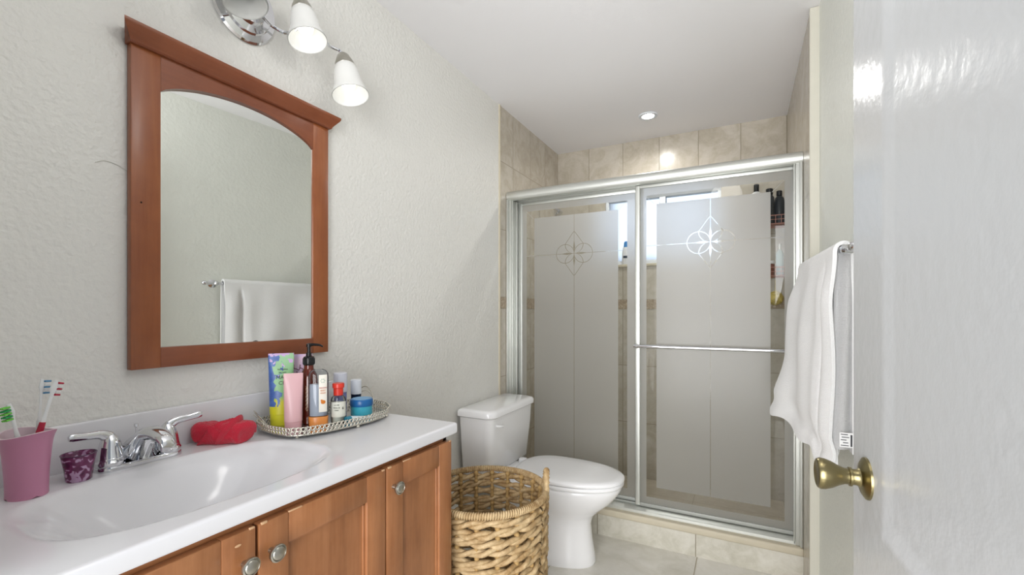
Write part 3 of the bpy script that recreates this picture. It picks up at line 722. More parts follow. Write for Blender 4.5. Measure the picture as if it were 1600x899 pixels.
obj('woven_wall', bm, M['straw'], bk, ang=80)
for k in range(NV):
    a = 2*PI*k/NV+.09; bm = NB()
    tube(bm, [ring_pt(a, BR-.020+.008*z/BH, z) for z in (.01, .2, .4, BH-.01)], .006, 7, sp=3)
    for row in range(NR):
        z0 = .018+row*(BH-.045)/(NR-1); q = bmesh.ops.create_icosphere(bm, subdivisions=2, radius=.0125)
        bmesh.ops.transform(bm, matrix=Matrix.Translation(ring_pt(a, BR-.018+.010*z0/BH, z0+.013)) @ Matrix.Rotation(a, 4, 'Z') @ Matrix.Diagonal((1.0, .72, .85, 1)), verts=q['verts'])
    obj('rib', bm, M['strawd'], bk, ang=80)
bm = NB(); nn = 1800; cn = 170
tube(bm, [ring_pt(2*PI*k/nn, BR+.0+.0085*math.cos(2*PI*k*cn/nn), BH+.0095*math.sin(2*PI*k*cn/nn)) for k in range(nn)], .0036, 5, closed=True)
tube(bm, [ring_pt(2*PI*k/60, BR, BH) for k in range(60)], .008, 8, closed=True)
obj('wrapped_rim', bm, M['straw'], bk, ang=80)
for a0 in (math.radians(28), math.radians(208)):
    bm = NB(); pts = []
    for k in range(260):
        t = k/259; a = a0+(t-.5)*.42; core = ring_pt(a, BR+.003, BH-.012+.078*math.sin(PI*t)**.75)
        pts.append(core+Vector((math.cos(a)*.008*math.cos(k*1.5), math.sin(a)*.008*math.cos(k*1.5), .008*math.sin(k*1.5))))
    tube(bm, pts, .0034, 5)
    tube(bm, [ring_pt(a0+(t/12-.5)*.42, BR+.003, BH-.012+.078*math.sin(PI*t/12)**.75) for t in range(13)], .0075, 8)
    obj('handle', bm, M['straw'], bk, ang=80)
bm = NB(); lathe(bm, [(0, .004), (BR-.02, .004), (BR-.02, .014), (0, .014)], (BX, BY, 0), n=40); obj('bottom', bm, M['straw'], bk)

# ================================================================== DOOR
DW, DH, DT = .83, 2.03, .035; DA = math.radians(3.75)
do = bpy.data.objects.new('door_1', None); C.objects.link(do); do['kind'] = 'structure'
do.location = (1.504, .138, .008); do.rotation_euler = (0, 0, DA); WM['door_1'] = Matrix.Translation((1.504, .138, .008)) @ Matrix.Rotation(DA, 4, 'Z')
# local: +y runs from hinge to free edge, face toward the room is -x
bm = NB(); F = .008
panels = [(.137, DW-.137, .875, 1.90), (.137, DW-.137, .22, .73)]
box(bm, F, DT-F, 0, DW, 0, DH, 0)
for xa, xb in ((0, F+.001), (DT-F-.001, DT)):
    box(bm, xa, xb, 0, .137, 0, DH); box(bm, xa, xb, DW-.137, DW, 0, DH)
    for z0, z1 in ((0, .22), (.73, .875), (1.90, DH)): box(bm, xa, xb, .137, DW-.137, z0, z1)
for (ya, yb, z0, z1) in panels:
    for sx, x_f in ((-1, 0), (1, DT)):
        inward = -sx
        def loop(d, dep): return [Vector((x_f+inward*dep, y, z)) for y, z in ((ya+d, z0+d), (yb-d, z0+d), (yb-d, z1-d), (ya+d, z1-d))]
        skin_rings(bm, [loop(0, 0), loop(.004, .0002), loop(.010, .0015), (loop(.018, .0030)), loop(.026, .0050), loop(.036, .0062)], cap0=False, cap1=True)
fixn(bm)
obj('door_slab', bm, M['doorw'], do, local=True, ang=25)
for sx, x_f in ((-1, 0), (1, DT)):
    bm = NB(); pr = [(0, 0), (.033, 0), (.0325, .003), (.026, .007), (.015, .010), (.0125, .014), (.0125, .020), (.015, .021), (.015, .024), (.0125, .025), (.0128, .030), (.016, .038), (.021, .047), (.0245, .057), (.0250, .063), (.023, .067), (.0205, .068), (.018, .0665), (0, .066)]
    lathe(bm, pr, (x_f, DW-.072, .942), (sx, 0, 0), 48); fixn(bm); obj('door_knob', bm, M['brass'], do, local=True)
bm = NB(); box(bm, .006, DT-.006, DW-.002, DW+.0015, .90, .985, .001); obj('latch_plate', bm, M['brass'], do, local=True)

# ================================================================== TOWEL BAR AND TOWEL
tbx, tbz = 1.485, 1.384
_obj = obj
def robj(name, bm, mats, parent, **k):
    bm.transform(RT); return _obj(name, bm, mats, parent, **k)
tb = thing('towel_bar', 'chrome towel bar on the pale right wall, holding the white towel', 'towel bar', RT @ Vector((XP, 1.75, tbz)))
bm = NB(); tube(bm, [(tbx, 1.430, tbz), (tbx, 2.105, tbz)], .0085, 14); robj('rod', bm, M['chrome'], tb)
for yy in (1.485, 2.095):
    bm = NB(); lathe(bm, [(0, 0), (.024, 0), (.024, .004), (.016, .009), (.009, .013), (.009, .040), (.013, .046), (.013, .062), (.008, .068), (0, .069)], (XP-.001, yy, tbz), (-1, 0, 0), 24); fixn(bm)
    robj('mounting_post', bm, M['chrome'], tb)
bm = NB(); lathe(bm, [(0, 0), (.010, 0), (.013, .006), (.011, .016), (.006, .022), (0, .024)], (tbx, 1.432, tbz), (0, -1, 0), 20); fixn(bm); robj('finial', bm, M['chrome'], tb)
tw = thing('bath_towel', 'thick white terry bath towel folded over the towel bar', 'towel', RT @ Vector((tbx, 1.80, .76)))
def sm_(a, b_, t): t = max(0, min(1, (t-a)/(b_-a))); return t*t*(3-2*t)
def drape(ya, yb, zf, zb, off, thick, frontx, backx=0.0, ny=90):
    """inverted U of terry; frontx(v, s) is how far the front face stands off the bar"""
    b_ = NB(); outer = []; r = .0095+off
    for j in range(ny+1):
        v = j/ny; y = ya+(yb-ya)*v; row = []; nf, nb_, nt_ = 46, 26, 12; zF = zf(v)
        for i in range(nf+1):
            s = 1-i/nf; row.append(Vector((tbx-r-frontx(v, s), y, tbz-(tbz-zF)*s)))
        for i in range(1, nt_):
            a = PI-PI*i/nt_; row.append(Vector((tbx+r*math.cos(a), y, tbz+r*math.sin(a)*1.1)))
        for i in range(nb_+1):
            s = i/nb_; row.append(Vector((min(XP-.014, tbx+r+backx*sm_(0, .3, s)+.003*math.sin(v*7)*s), y, tbz-(tbz-zb)*s)))
        outer.append(row)
    g = [[b_.verts.new(p) for p in q] for q in outer]
    for j in range(ny):
        for i in range(len(g[0])-1): b_.faces.new((g[j][i], g[j][i+1], g[j+1][i+1], g[j+1][i]))
    fixn(b_); bmesh.ops.solidify(b_, geom=list(b_.faces), thickness=thick); fixn(b_); return b_
FOLD = .16
def fx1(v, s):
    k = sm_(0, .25, s)
    lobe = .012*math.sin(PI*min(1, v/FOLD))*k if v < FOLD else .010*sm_(FOLD, FOLD+.10, v)*k
    valley = -.030*math.exp(-((v-FOLD)/.018)**2)*k
    far = (.030*v*sm_(.0, .6, s)+.050*v**1.5*sm_(.55, 1.0, s))
    wave = .006*math.sin(v*14+s*2)*k*sm_(.2, .4, v)+.004*math.sin(s*9+v*6)*k
    tuck = -.010*sm_(.82, .9, s)*(1-sm_(.9, .97, s))
    return .006*k+lobe+valley+far+wave+tuck
def z1(v):
    if v < FOLD: return .752+.10*abs(v-.02)
    return .792-.055*math.exp(-((v-FOLD-.04)/.05)**2)+.012*math.sin(v*11)+.028*v
bm = drape(1.52, 2.085, z1, .825, .016, .010, fx1, .004)
tf = robj('folded_terry', bm, M['towel'], tw, ang=80)
bm = drape(1.545, 1.86, lambda v: .735+.20*v, .86, .004, .009, lambda v, s: .004*sm_(0, .3, s)+.02*v*s)
robj('inner_layer', bm, M['towel'], tw, ang=80)
# gathered near edge that closes the space between front and back layers
bm = NB(); rows = []
for i in range(40):
    s = i/39; z = 1.392-(1.392-.835)*s; row = []
    for k in range(15):
        u = k/14; x = tbx-.020-.004*s+(.048+.004*s)*u
        y = 1.532+.012*math.sin(u*PI*2.0+.6+s*1.5)+.010*(u-.5)**2*4*(-1)
        if s < .05: x = tbx+(x-tbx)*(.55+9*s)
        row.append(Vector((x, y, z)))
    rows.append(row)
skin_rings(bm, rows, close=False, cap0=False, cap1=False); bmesh.ops.solidify(bm, geom=list(bm.faces), thickness=.006); fixn(bm)
robj('side_fold', bm, M['towel'], tw, ang=80)
tagm = mat('care_tag_white', 'e6e6e6', .7); inkm = mat('printed_ink', '33343a', .7)
bm = NB(); box(bm, -.016, .016, -.0006, .0006, 0, .040)
for k, (a, b_) in enumerate(((-.013, .003), (-.011, .006), (-.013, .000), (-.008, .004), (-.013, .005))): box(bm, a, b_, -.0012, -.0005, .034-k*.0075, .036-k*.0075, mi=1)
box(bm, .009, .013, -.0012, -.0005, .003, .035, mi=1)
bm.transform(Matrix.Translation((tbx+.004, 1.512, .845))); robj('care_tag', bm, [tagm, inkm], tf, sm=False)

# ================================================================== THINGS ON THE VANITY
FACE = math.radians(51)
# ---- silver gallery tray
poly = [(.100, .787), (.155, .780), (.215, .781), (.246, .808), (.268, .860), (.283, .930), (.290, 1.000), (.282, 1.060), (.252, 1.110), (.205, 1.146), (.150, 1.160), (.095, 1.155), (.058, 1.125), (.040, 1.07), (.034, .99), (.034, .90), (.046, .832), (.068, .800)]
PP = [Vector((x, y, 0)) for x, y in poly]
def perim(z, out, nn):
    P = []; c0_ = Vector((.162, .97, 0)); cl = PP+[PP[0]]
    L_ = [0]
    for a, b_ in zip(cl[:-1], cl[1:]): L_.append(L_[-1]+(b_-a).length)
    for k in range(nn):
        d = L_[-1]*k/nn; i = max(j for j in range(len(L_)-1) if L_[j] <= d+1e-9); t = (d-L_[i])/(L_[i+1]-L_[i])
        p = cl[i].lerp(cl[i+1], t); o_ = (p-c0_).normalized(); P.append(Vector((p.x, p.y, z))+o_*out)
    return P
tr = thing('vanity_tray', 'silver gallery tray with looped wire rim holding toiletries on the white counter', 'tray', (.162, .97, TZ))
bm = NB(); prism(bm, [(x, y) for x, y in poly], TZ+.0085, TZ+.0105); o = obj('tray_floor', bm, mat('mirror_tray_floor', 'c9cbc8', .12, .9), tr)
bm = NB(); tube(bm, perim(TZ+.0095, .001, 90), .0020, 8, closed=True); tube(bm, perim(TZ+.0215, .006, 90), .0011, 6, closed=True)
nr = 92
for row, (zz, oo) in enumerate(((TZ+.0155, .003), (TZ+.0265, .008))):
    P = perim(zz, oo, nr)
    for k in range(nr):
        p = P[(k)]; tdir = (P[(k+1) % nr]-P[k-1]).normalized(); up = Vector((0, 0, 1)); c_ = p+tdir*(.5*row*.01)
        tube(bm, [c_+tdir*.0048*math.cos(2*PI*j/10)+up*.0052*math.sin(2*PI*j/10) for j in range(10)], .0017, 5, closed=True)
P = perim(TZ+.031, .0095, nr)
for k in range(nr):
    q = bmesh.ops.create_icosphere(bm, subdivisions=1, radius=.0026); bmesh.ops.translate(bm, verts=q['verts'], vec=P[k])
obj('looped_gallery', bm, M['silver'], tr, ang=80)
for x, y in ((.225, .800), (.283, .955), (.262, 1.095), (.06, 1.10), (.045, .85)):
    bm = NB(); lathe(bm, [(0, 0), (.0045, .0008), (.006, .004), (.0045, .0075), (.003, .0095), (0, .0095)], (x, y, TZ), n=14); obj('ball_foot', bm, M['silver'], tr)
for (a, b_, out) in (((.052, .815), (.128, .783), (-.012, -.022)), ((.155, 1.150), (.075, 1.140), (-.004, .010))):
    bm = NB(); pts = []
    for k in range(13):
        t = k/12; h = math.sin(PI*t)**.6
        pts.append((a[0]+(b_[0]-a[0])*t+out[0]*h, a[1]+(b_[1]-a[1])*t+out[1]*h, TZ+.026+(.036 if out[1] < 0 else .052)*h))
    tube(bm, pts, .0016, 8, sp=3); tube(bm, [(p[0]+.002, p[1]-.003, TZ+.026+(p[2]-TZ-.026)*.72) for p in pts], .0010, 6, sp=3); obj('handle', bm, M['silver'], tr)
TF = TZ+.0108

def tube_bm(w, d, h, cap=.03, topw=1.0, n=36, crimp=.012, cm=1):
    """squeeze tube standing on its cap, flat crimped seal at the top"""
    b_ = NB(); a = w/2; bb_ = d/2
    def el(z, A, B, p=2.0): return [Vector((A*math.copysign(abs(math.cos(2*PI*k/n))**(2/p), math.cos(2*PI*k/n)), B*math.copysign(abs(math.sin(2*PI*k/n))**(2/p), math.sin(2*PI*k/n)), z)) for k in range(n)]
    rs = []
    for i in range(11):
        t = i/10; z = cap+(h-crimp-cap)*t; k = 1-(t**1.6)*(1-.002/bb_)
        rs.append(el(z, a*(.93+(topw-.93)*t), bb_*k, 2+.8*t))
    rs.append(el(h, a*topw, .0011, 3))
    skin_rings(b_, rs)
    fixn(b_)
    c_ = NB(); skin_rings(c_, [el(0, a*.84, bb_*.84), el(.002, a*.88, bb_*.88), el(cap-.001, a*.90, bb_*.90), el(cap-.0005, a*.86, bb_*.86)]); fixn(c_)
    def front(x, z):
        t = max(0, min(1, (z-cap)/(h-crimp-cap))); k = bb_*(1-(t**1.6)*(1-.002/bb_)); A = a*(.93+(topw-.93)*t); p = 2+.8*t
        return -k*max(0, 1-(abs(x)/A)**p)**(1/p)
    return b_, c_, front
def fm(front, cx_, cz_): return lambda x, o_, z: (x+cx_, front(x+cx_, z+cz_)-.0002-o_, z+cz_)

# 1 tall floral tube
def floral():
    m, nt, b = newmat('tropical_print')
    x, y, z = xyz(nt); v = coords(nt)
    base = ramp(nt, (z*5.0).v, [(.17, 'd8d32c'), (.34, 'd5cf2e'), (.42, '7fb877'), (1.0, '9cc79a')])
    n = noise(nt, coords(nt, (1, .4, .55)), 42, 2, .5, 1.4); n2 = noise(nt, coords(nt, (1, .4, 1), (3, 1, 2)), 60, 2)
    edge = ((x*-1)*26+.10)+((z-.15)*(z-.15)*30)
    f = (S(nt, n)+edge*.30).gt(.62)
    leaf = mix(nt, n2, lin('1f3f8f'), lin('5f86c8'))
    col = mix(nt, f*z.gt(.055), base, leaf)
    fl = (S(nt, n2)+z*3.2).gt(1.16)
    col = mix(nt, fl, col, lin('c9a8d4'))
    nt.links.new(col, b.inputs['Base Color']); b.inputs['Roughness'].default_value = .35; return m
ink = mat('black_print_ink', '22261f', .5); yel = mat('yellow_cap', 'd9d531', .35)
t = thing('lotion_tube', 'tall green tube with blue tropical leaves and yellow base, leftmost on the tray', 'lotion tube', (.090, .850, TF), FACE)
B_, C_, F_ = tube_bm(.064, .040, .206, .032, 1.04)
o = obj('tube_body', B_, floral(), t, local=True); obj('cap', C_, yel, t, local=True)
bm = NB(); text_bm(bm, 'MAN', .0145, fm(F_, .003, .133)); text_bm(bm, 'CR', .0145, fm(F_, .003, .117)); text_bm(bm, 'VICTORIA', .0060, fm(F_, .004, .158)); text_bm(bm, 'SECRET', .0060, fm(F_, .004, .149)); obj('lettering', bm, ink, o, local=True, sm=False)
# 2 lilac script tube
def lil():
    m, nt, b = newmat('lilac_print'); n = noise(nt, coords(nt), 30, 2, .5, .8); x, y, z = xyz(nt)
    nt.links.new(ramp(nt, n, [(.3, 'b79bc0'), (.5, 'd3b5c8'), (.62, 'c7acd4'), (.75, '9fb7c8')]), b.inputs['Base Color']); b.inputs['Roughness'].default_value = .35; return m
t = thing('lotion_tube', 'mauve tube with dark red script lettering behind the amber pump bottle', 'lotion tube', (.088, .916, TF), FACE)
B_, C_, F_ = tube_bm(.062, .038, .198, .03, 1.04)
o = obj('tube_body', B_, lil(), t, local=True); obj('cap', C_, mat('plum_cap', '7b4a6c', .35), t, local=True)
bm = NB(); mar = mat('maroon_script', '5a1f38', .5)
for (x0, z0, sc_, seed) in ((-.020, .158, 1.0, 1), (-.020, .140, .95, 4)):
    pts = []
    for k in range(34):
        u = k/33; xx = x0+.040*u*sc_; zz = z0+.0065*math.sin(u*15+seed)+.003*math.sin(u*31+seed)
        xx += .0035*math.cos(u*15+seed); pts.append((xx, F_(xx, zz)-.0006, zz))
    tube(bm, pts, .0011, 5, sp=2)
obj('script_lettering', bm, mar, o, local=True)
# 3 plain pink tube
t = thing('lotion_tube', 'plain pale pink squeeze tube at the front of the tray', 'lotion tube', (.152, .843, TF), FACE)
B_, C_, F_ = tube_bm(.050, .034, .153, .018, 1.0)
pk = mat('pale_pink_tube', 'dcb0b4', .3, var=.02)
obj('tube_body', B_, pk, t, local=True); obj('cap', C_, mat('pale_pink_cap', 'd9a9ae', .3), t, local=True)
# 4 amber pump bottle
m, nt, b = newmat('amber_bottle_plastic'); nt.links.new(mix(nt, noise(nt, coords(nt), 20), lin('4a1509'), lin('6b2211')), b.inputs['Base Color']); b.inputs['Roughness'].default_value = .12; b.inputs['Coat Weight'].default_value = .5; amber = m
t = thing('pump_bottle', 'amber brown bottle with a black pump dispenser, tallest on the tray', 'pump bottle', (.144, .900, TF), FACE)
bm = NB(); lathe(bm, [(0, 0), (.022, 0), (.0245, .003), (.0245, .128), (.0225, .142), (.0160, .155), (.0135, .160), (.0135, .176), (0, .176)], n=40); fixn(bm); o = obj('body', bm, amber, t, local=True)
bm = NB()
for k in range(26):
    z = .040+k*.0028
    for q in range(3):
        if (k*7+q*5) % 4: a = -PI/2-.30+q*.075; box(bm, -.0007, .0007, -.0003, .0003, z, z+.0018, M4=Matrix.Translation((.0247*math.cos(a), .0247*math.sin(a), 0)) @ Matrix.Rotation(a+PI/2, 4, 'Z'))
obj('printed_text', bm, mat('cream_print', 'e2c9a8', .5), o, local=True, sm=False)
bm = NB(); lathe(bm, [(0, .170), (.0150, .170), (.0160, .173), (.0160, .190), (.0140, .194), (.0085, .196), (.0075, .200), (.0075, .206), (.0045, .207), (.0045, .222), (.0070, .223), (.0070, .231), (.004, .233), (0, .233)], n=36)
for k in range(24): a = 2*PI*k/24; box(bm, -.0006, .0006, -.0006, .0006, .173, .189, M4=Matrix.Translation((.016*math.cos(a), .016*math.sin(a), 0)))
tube(bm, [(.0, 0, .229), (.012, -.002, .2295), (.028, -.004, .228), (.038, -.005, .223)], [.0050, .0042, .0034, .0024], 10, sp=5)
fixn(bm); obj('pump', bm, M['black'], t, local=True)
# 5 clear squeeze tube with orange base
cl_pl = clear_glass('clear_plastic', (.86, .88, .90, 1), .9, .05)
orange = mat('orange_cap', 'd98a45', .3); labw = mat('cream_label', 'ece7dc', .5); orng = mat('orange_print', 'cf7a2c', .5); grn = mat('green_print', '6f9a86', .5); redp = mat('red_print', 'b9473f', .5)
t = thing('lotion_bottle', 'clear tube with an orange base and a cream label showing an orange fruit', 'lotion tube', (.200, .888, TF), FACE)
def ell(z, A, B, n=36, p=2.3): return [Vector((A*math.copysign(abs(math.cos(2*PI*k/n))**(2/p), math.cos(2*PI*k/n)), B*math.copysign(abs(math.sin(2*PI*k/n))**(2/p), math.sin(2*PI*k/n)), z)) for k in range(n)]
bm = NB(); skin_rings(bm, [ell(.028, .0255, .0165), ell(.08, .026, .0165), ell(.135, .0265, .013), ell(.150, .0255, .010), ell(.158, .020, .007), ell(.162, .012, .005)]); fixn(bm); o = obj('body', bm, cl_pl, t, local=True, ang=50)
bm = NB(); skin_rings(bm, [ell(.0305, .0235, .0145), ell(.08, .024, .0145), ell(.120, .0235, .0105)]); fixn(bm); obj('cream_inside', bm, mat('translucent_gel', 'b7bcc6', .35), o, local=True)
bm = NB(); skin_rings(bm, [ell(0, .0235, .0150), ell(.002, .025, .0165), ell(.027, .0262, .0172), ell(.029, .025, .016)]); fixn(bm); obj('cap', bm, orange, t, local=True)
def cf(x, z): B = .0168 if z < .08 else .0168-.0035*(z-.08)/.055; return -B*max(0, 1-(abs(x)/.0262)**2.3)**(1/2.3)
bm = NB(); secs = []
for z in [.042+i*.0105 for i in range(11)]:
    secs.append([Vector((x, cf(x, z)-.0006, z)) for x in [.0005+.0215*i/8 for i in range(9)]])
skin_rings(bm, secs, close=False, cap0=False, cap1=False); obj('label', bm, labw, o, local=True)
cfn = lambda cx_, cz_: (lambda x, o_, z: (x+cx_, cf(x+cx_, z+cz_)-.0009-o_, z+cz_))
bm = NB(); text_bm(bm, 'MOON', .0062, cfn(.0115, .108)); text_bm(bm, 'BODY', .0050, cfn(.0115, .101), mi=1); text_bm(bm, 'CREAM', .0046, cfn(.0115, .094), mi=1)
for k, (dx, dz, rr) in enumerate(((.012, .070, .0062), (.008, .075, .003))):
    f = [bm.verts.new((dx+rr*math.cos(a), cf(dx+rr*math.cos(a), dz)-.0011, dz+rr*.9*math.sin(a))) for a in [2*PI*i/20 for i in range(20)]]; bm.faces.new(f).material_index = 1
for k in range(6): a = k*1.05; box(bm, .011+.005*math.cos(a)-.001, .011+.005*math.cos(a)+.001, cf(.012, .13)-.0018, cf(.012, .13)-.0008, .130+.005*math.sin(a)-.001, .130+.005*math.sin(a)+.001, mi=2)
fixn(bm); obj('label_print', bm, [redp, orng, grn], o, local=True, sm=False)
# 6 clear bottle with a red cap
t = thing('toner_bottle', 'small clear labelled bottle with a bright red cap', 'bottle', (.212, .948, TF), FACE)
bm = NB(); lathe(bm, [(0, 0), (.0195, 0), (.0215, .003), (.0215, .066), (.019, .074), (.011, .080), (.011, .084), (0, .084)], n=40); fixn(bm); o = obj('body', bm, clear_glass('clear_bottle', (.90, .92, .91, 1), .9, .03), t, local=True)
bm = NB(); lathe(bm, [(0, .002), (.0190, .002), (.0190, .058), (0, .058)], n=32); obj('liquid', bm, mat('pale_toner', 'd5d6cc', .3), o, local=True)
bm = NB(); lathe(bm, [(0, .080), (.0135, .080), (.0140, .100), (.0165, .102), (.0170, .112), (.0155, .115), (0, .115)], n=36); fixn(bm); obj('cap', bm, mat('red_cap', 'd03a2c', .3), t, local=True)
cyf = lambda R_, cx_, cz_: (lambda x, o_, z: ((R_+o_)*math.sin((x+cx_)/R_), -(R_+o_)*math.cos((x+cx_)/R_), z+cz_))
bm = NB(); f_ = cyf(.0218, 0, 0); secs = [[Vector(f_(x, 0, z)) for x in [-.026+.052*i/16 for i in range(17)]] for z in (.018, .062)]
skin_rings(bm, secs, close=False, cap0=False, cap1=False); obj('label', bm, mat('grey_white_label', 'dcdcd0', .5), o, local=True)
bm = NB(); text_bm(bm, 'LA VIE', .0050, cyf(.0221, -.006, .052)); text_bm(bm, 'MICELLAR', .0042, cyf(.0221, -.006, .044)); text_bm(bm, 'TONER', .0038, cyf(.0221, -.006, .037)); text_bm(bm, '6', .011, cyf(.0221, .012, .040)); obj('label_print', bm, mat('grey_ink', '55584f', .5), o, local=True, sm=False)
# 7 8 9
t = bottle('spray_bottle', 'tall bottle with a pale lilac white cap and blue body behind the red cap', 'bottle', .104, 1.052, TF, [(0, 0), (.018, 0), (.0195, .002), (.0195, .064), (0, .064)], mat('blue_lilac_body', '7f86b8', .25), [('cap', cyl(.0215, .063, .127, .002), mat('lilac_white_cap', 'd6d8e2', .3))])
t = bottle('roll_on_bottle', 'short dark navy bottle with a tall white cap beside the blue jar', 'bottle', .126, 1.098, TF, [(0, 0), (.0150, 0), (.0165, .002), (.0165, .052), (0, .052)], mat('navy_body', '14233a', .2), [('cap', cyl(.0175, .051, .100, .002), mat('soft_white_cap', 'd9dde4', .3))])
jm = mat('teal_jar_glass', '3fa3b8', .15, coat=.4)
t = bottle('cream_jar', 'round teal cream jar with a dark blue lid at the right of the tray', 'jar', .203, 1.048, TF, [(0, 0), (.029, 0), (.033, .004), (.033, .030), (0, .030)], jm, [('lid', [(0, .030), (.0345, .030), (.035, .032), (.035, .048), (.033, .051), (0, .0515)], mat('blue_lid', '1f5f9a', .3)), ('lid_disc', [(0, .0513), (.0300, .0513), (.0300, .0522), (0, .0524)], mat('light_blue_disc', '6fa3cc', .35))])
# 10 small tube lying flat
t = thing('flat_cream_tube', 'small white and blue tube lying flat along the front of the tray', 'cream tube', (.250, 1.005, TF), 0)
bm = NB(); secs = []
for i in range(9):
    u = i/8; y = -.040+.072*u; w = .0125; h = .0085*(1-.8*u)
    secs.append([Vector((w*math.cos(2*PI*k/20), y, .0088+h*math.sin(2*PI*k/20)-.0088*u*.8)) for k in range(20)])
skin_rings(bm, secs); fixn(bm); bm.transform(Matrix.Rotation(math.radians(-10), 4, 'Z')); obj('tube_body', bm, mat('white_teal_tube', 'd8e2e6', .3), t, local=True)
bm = NB(); lathe(bm, [(0, 0), (.0085, 0), (.0085, .016), (0, .016)], (0, -.0405, .0088), (0, -1, 0), 20); fixn(bm); bm.transform(Matrix.Rotation(math.radians(-10), 4, 'Z')); obj('cap', bm, mat('teal_cap', '2f7f96', .35), t, local=True)

# ---- toothbrush tumbler
pinkm = mat('pink_tumbler_plastic', 'bd7f9b', .35, var=.03, vscale=12)
tm = thing('toothbrush_tumbler', 'pink wavy plastic tumbler at the left end of the sink', 'tumbler', (.113, .325, TZ))
def wav(z, R_, amp=.0, top=0, n=64):
    P = []
    for k in range(n):
        a = 2*PI*k/n; r = R_*(1+.06*math.cos(2*a+.6)+.025*math.cos(3*a)); zz = z+top*math.cos(2*a-.5)
        P.append(Vector((.113+r*math.cos(a), .325+r*math.sin(a), zz)))
    return P
H_ = .116
outer = []
for i in range(15):
    t_ = i/14; r = .0300+.0085*t_**1.4+.0035*math.exp(-((t_-1)/.07)**2)-.001*math.sin(t_*PI)
    outer.append(wav(TZ+H_*t_, r, top=.0035*t_**3))
inner = [wav(TZ+H_*t_, .0300+.0085*t_**1.4-.0022, top=.0035*t_**3) for t_ in (1.0, .8, .5, .2, .04)]
bm = NB(); skin_rings(bm, outer); bm.faces.ensure_lookup_table(); bmesh.ops.delete(bm, geom=[bm.faces[-1]], context='FACES_ONLY'); fixn(bm)
for v in bm.verts:
    if v.co.z < TZ+.002:
        a = math.atan2(v.co.y-.325, v.co.x-.113); v.co.z += .0035*max(0, math.cos(4*a-.3))**6
o = obj('tumbler_body', bm, pinkm, tm, ang=60)
bm = NB(); skin_rings(bm, inner, cap0=False); 
R1 = [bm.verts.new(p) for p in outer[-1]]; R2 = [bm.verts.new(p+Vector((0, 0, .0001))) for p in inner[0]]
for k in range(64): bm.faces.new((R1[k], R1[(k+1) % 64], R2[(k+1) % 64], R2[k]))
fixn(bm); obj('tumbler_lining', bm, mat('pale_pink_lining', 'd9c3cc', .4), tm, ang=60)

def toothbrush(name, label, base, tip, handle_m, neck_m, br1, br2, face=0, grip=None):
    """brush from base to tip of its head"""
    b0, t1 = Vector(base), Vector(tip); L_ = (t1-b0).length; q = (t1-b0).to_track_quat('Z', 'Y').to_euler()
    t = thing(name, label, 'toothbrush', b0, rot=q)
    bm = NB(); tube(bm, [(0, 0, 0), (0, 0, .02), (0, 0, L_*.45), (0, 0, L_*.62)], [.0035, .0055, .006, .0045], 12, sp=4, flat=(1, .8)); obj('handle', bm, handle_m, t, local=True)
    bm = NB(); tube(bm, [(0, 0, L_*.60), (0, 0, L_*.72), (0, 0, L_-.028), (0, 0, L_-.014), (0, 0, L_)], [.0042, .0026, .003, .0055, .003], 12, sp=4, flat=(1, .55)); obj('neck', bm, neck_m, t, local=True)
    R_ = Matrix.Rotation(face, 4, 'Z')
    bm = NB()
    for i in range(5):
        for j in range(3):
            z = L_-.027+i*.0055; x = -.0036+j*.0036
            b2 = bm; vs = []
            r = bmesh.ops.create_cone(b2, cap_ends=True, segments=7, radius1=.0017, radius2=.0018, depth=.011)
            bmesh.ops.transform(b2, matrix=R_ @ Matrix.Translation((x, -.0075, z)) @ Matrix.Rotation(PI/2, 4, 'X'), verts=r['verts'])
            for f in set(f for v in r['verts'] for f in v.link_faces): f.material_index = (i) % 2
    obj('bristles', bm, [br1, br2], t, local=True)
white = mat('white_toothbrush', 'e4e6e6', .3); red_ = mat('raspberry_grip', 'b3203f', .35); green_ = mat('green_grip', '1f9a4d', .35)
bluebr = mat('blue_bristle', '5b8fb5', .6); redbr = mat('crimson_bristle', 'b02640', .6); whbr = mat('white_bristle', 'e8eaea', .6); lg = mat('lime_green', '6cc24a', .4)
toothbrush('toothbrush', 'toothbrush with a raspberry grip and red striped bristles in the pink tumbler', (.112, .315, TZ+.006), (.116, .363, TZ+.206), red_, white, redbr, whbr, math.radians(40))
toothbrush('toothbrush', 'toothbrush with blue and white bristles behind the red striped one', (.104, .337, TZ+.006), (.094, .350, TZ+.209), white, white, bluebr, whbr, math.radians(-10))
toothbrush('toothbrush', 'green and white toothbrush at the far left of the pink tumbler', (.120, .330, TZ+.006), (.117, .300, TZ+.172), green_, white, lg, green_, math.radians(30))
# ---- small purple cup
def plum():
    m, nt, b = newmat('purple_floral_glass'); n = noise(nt, coords(nt), 95, 2, .4, .5)
    nt.links.new(ramp(nt, n, [(.30, '5a1f48'), (.50, '7c3562'), (.555, '8c4470'), (.575, 'c79fc4'), (.75, 'd3b3d2')]), b.inputs['Base Color']); b.inputs['Roughness'].default_value = .12
    b.inputs['Transmission Weight'].default_value = .25; return m
m_plum = plum()
cup = thing('small_cup', 'small purple cup with pale floral print beside the faucet', 'cup', (.097, .402, TZ))
bm = NB(); pr = [(0, 0), (.0185, 0), (.020, .002), (.0225, .025), (.0270, .052), (.0262, .0535), (.0250, .052), (.0205, .025), (.018, .006), (0, .005)]
lathe(bm, pr, (.097, .402, TZ), n=44); fixn(bm); obj('cup_body', bm, m_plum, cup, ang=50)
bm = NB(); tube(bm, [(.097+.0268*math.cos(2*PI*k/40), .402+.0268*math.sin(2*PI*k/40), TZ+.0528) for k in range(40)], .0011, 6, closed=True); obj('rim', bm, mat('dark_purple_rim', '4c1e44', .2), cup)
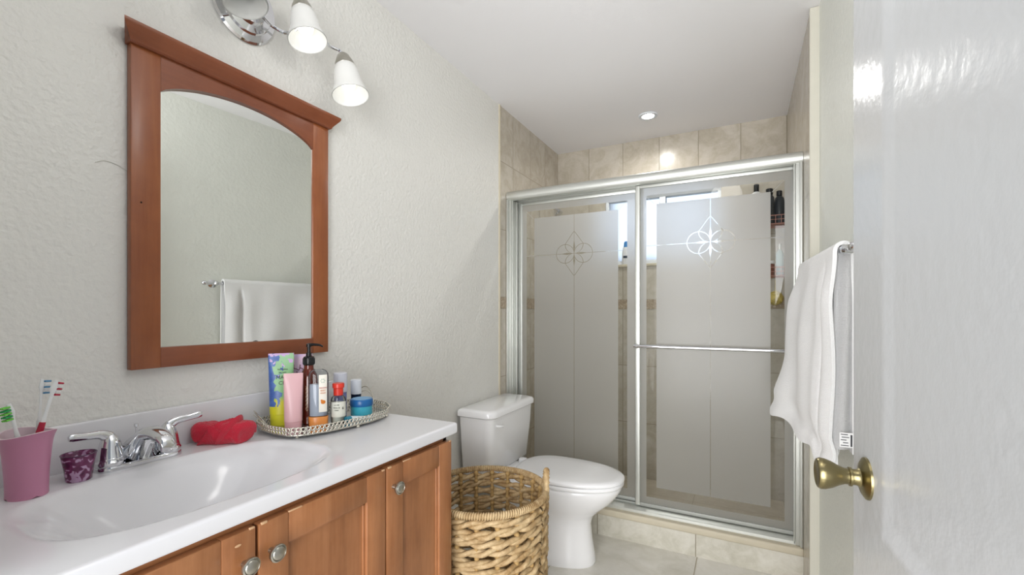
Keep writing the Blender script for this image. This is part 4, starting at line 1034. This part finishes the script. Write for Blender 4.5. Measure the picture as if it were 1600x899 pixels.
# ---- rolled red washcloth
wc = thing('washcloth', 'rolled red terry washcloth lying between faucet and tray', 'washcloth', (.088, .690, TZ), math.radians(90-62))
from mathutils import noise as mn
def roll(L_, R_, seed):
    b_ = NB(); n = 150; rings = []; m = 130
    for i in range(m+1):
        u = i/m; x = (u-.5)*L_; e = min(1, (min(u, 1-u)/.05))**.5 if 0 < u < 1 else .0
        e = .62+.38*e if 0 < u < 1 else .60
        row = []
        for k in range(n):
            a = 2*PI*k/n; c_, s_ = math.cos(a), math.sin(a)
            r = R_*e*(abs(c_)**2.8+abs(s_)**2.8)**(-1/2.8)*(1-.10*u)
            ph = (a/(2*PI)+u*.75+seed) % 1.0            # spiral flap, a step where the layer ends
            r += (.0065*(1-ph)+.0020*math.cos(min(ph, .08)/.08*PI))*e
            ph2 = (a/(2*PI)*1.0-u*.35+seed+.45) % 1.0
            r += .0030*(1-ph2)*e
            r += .0011*mn.noise(Vector((x*420, c_*R_*420, s_*R_*420)))+.0028*mn.noise(Vector((x*60, c_*R_*70, s_*R_*70)))
            row.append(Vector((x+.006*s_*(1 if u > .5 else -1)*(abs(u-.5)*2)**8+.010*c_*(abs(u-.5)*2)**4, r*c_, max(.0003, R_*.98+r*s_))))
        rings.append(row)
    skin_rings(b_, rings); fixn(b_); return b_
bm = roll(.124, .0265, .30); o = obj('rolled_cloth', bm, M['redterry'], wc, local=True, ang=60)
bm = NB()   # folded over strip and hem
rr = .0335
tube(bm, [(.018+.022*math.sin(t*1.0), (rr*1.0)*math.cos(t), .0285+rr*.98*math.sin(t)) for t in [-.9+i*.16 for i in range(32)]], .0035, 8, flat=(2.6, .55)); o2 = obj('folded_band', bm, M['redterry'], wc, local=True)

# ---- repeats carry a shared group
for o in list(C.objects):
    if o.parent is None:
        b_ = o.name.split('.')[0]
        gname = {'sliding_shower_door': 'sliding glass shower doors', 'toothbrush': 'toothbrushes in the pink tumbler', 'shampoo_bottle': 'dark bottles on the upper caddy tier'}.get(b_)
        if b_ == 'lotion_tube': gname = 'lotion tubes standing on the tray'
        if gname: o['group'] = gname
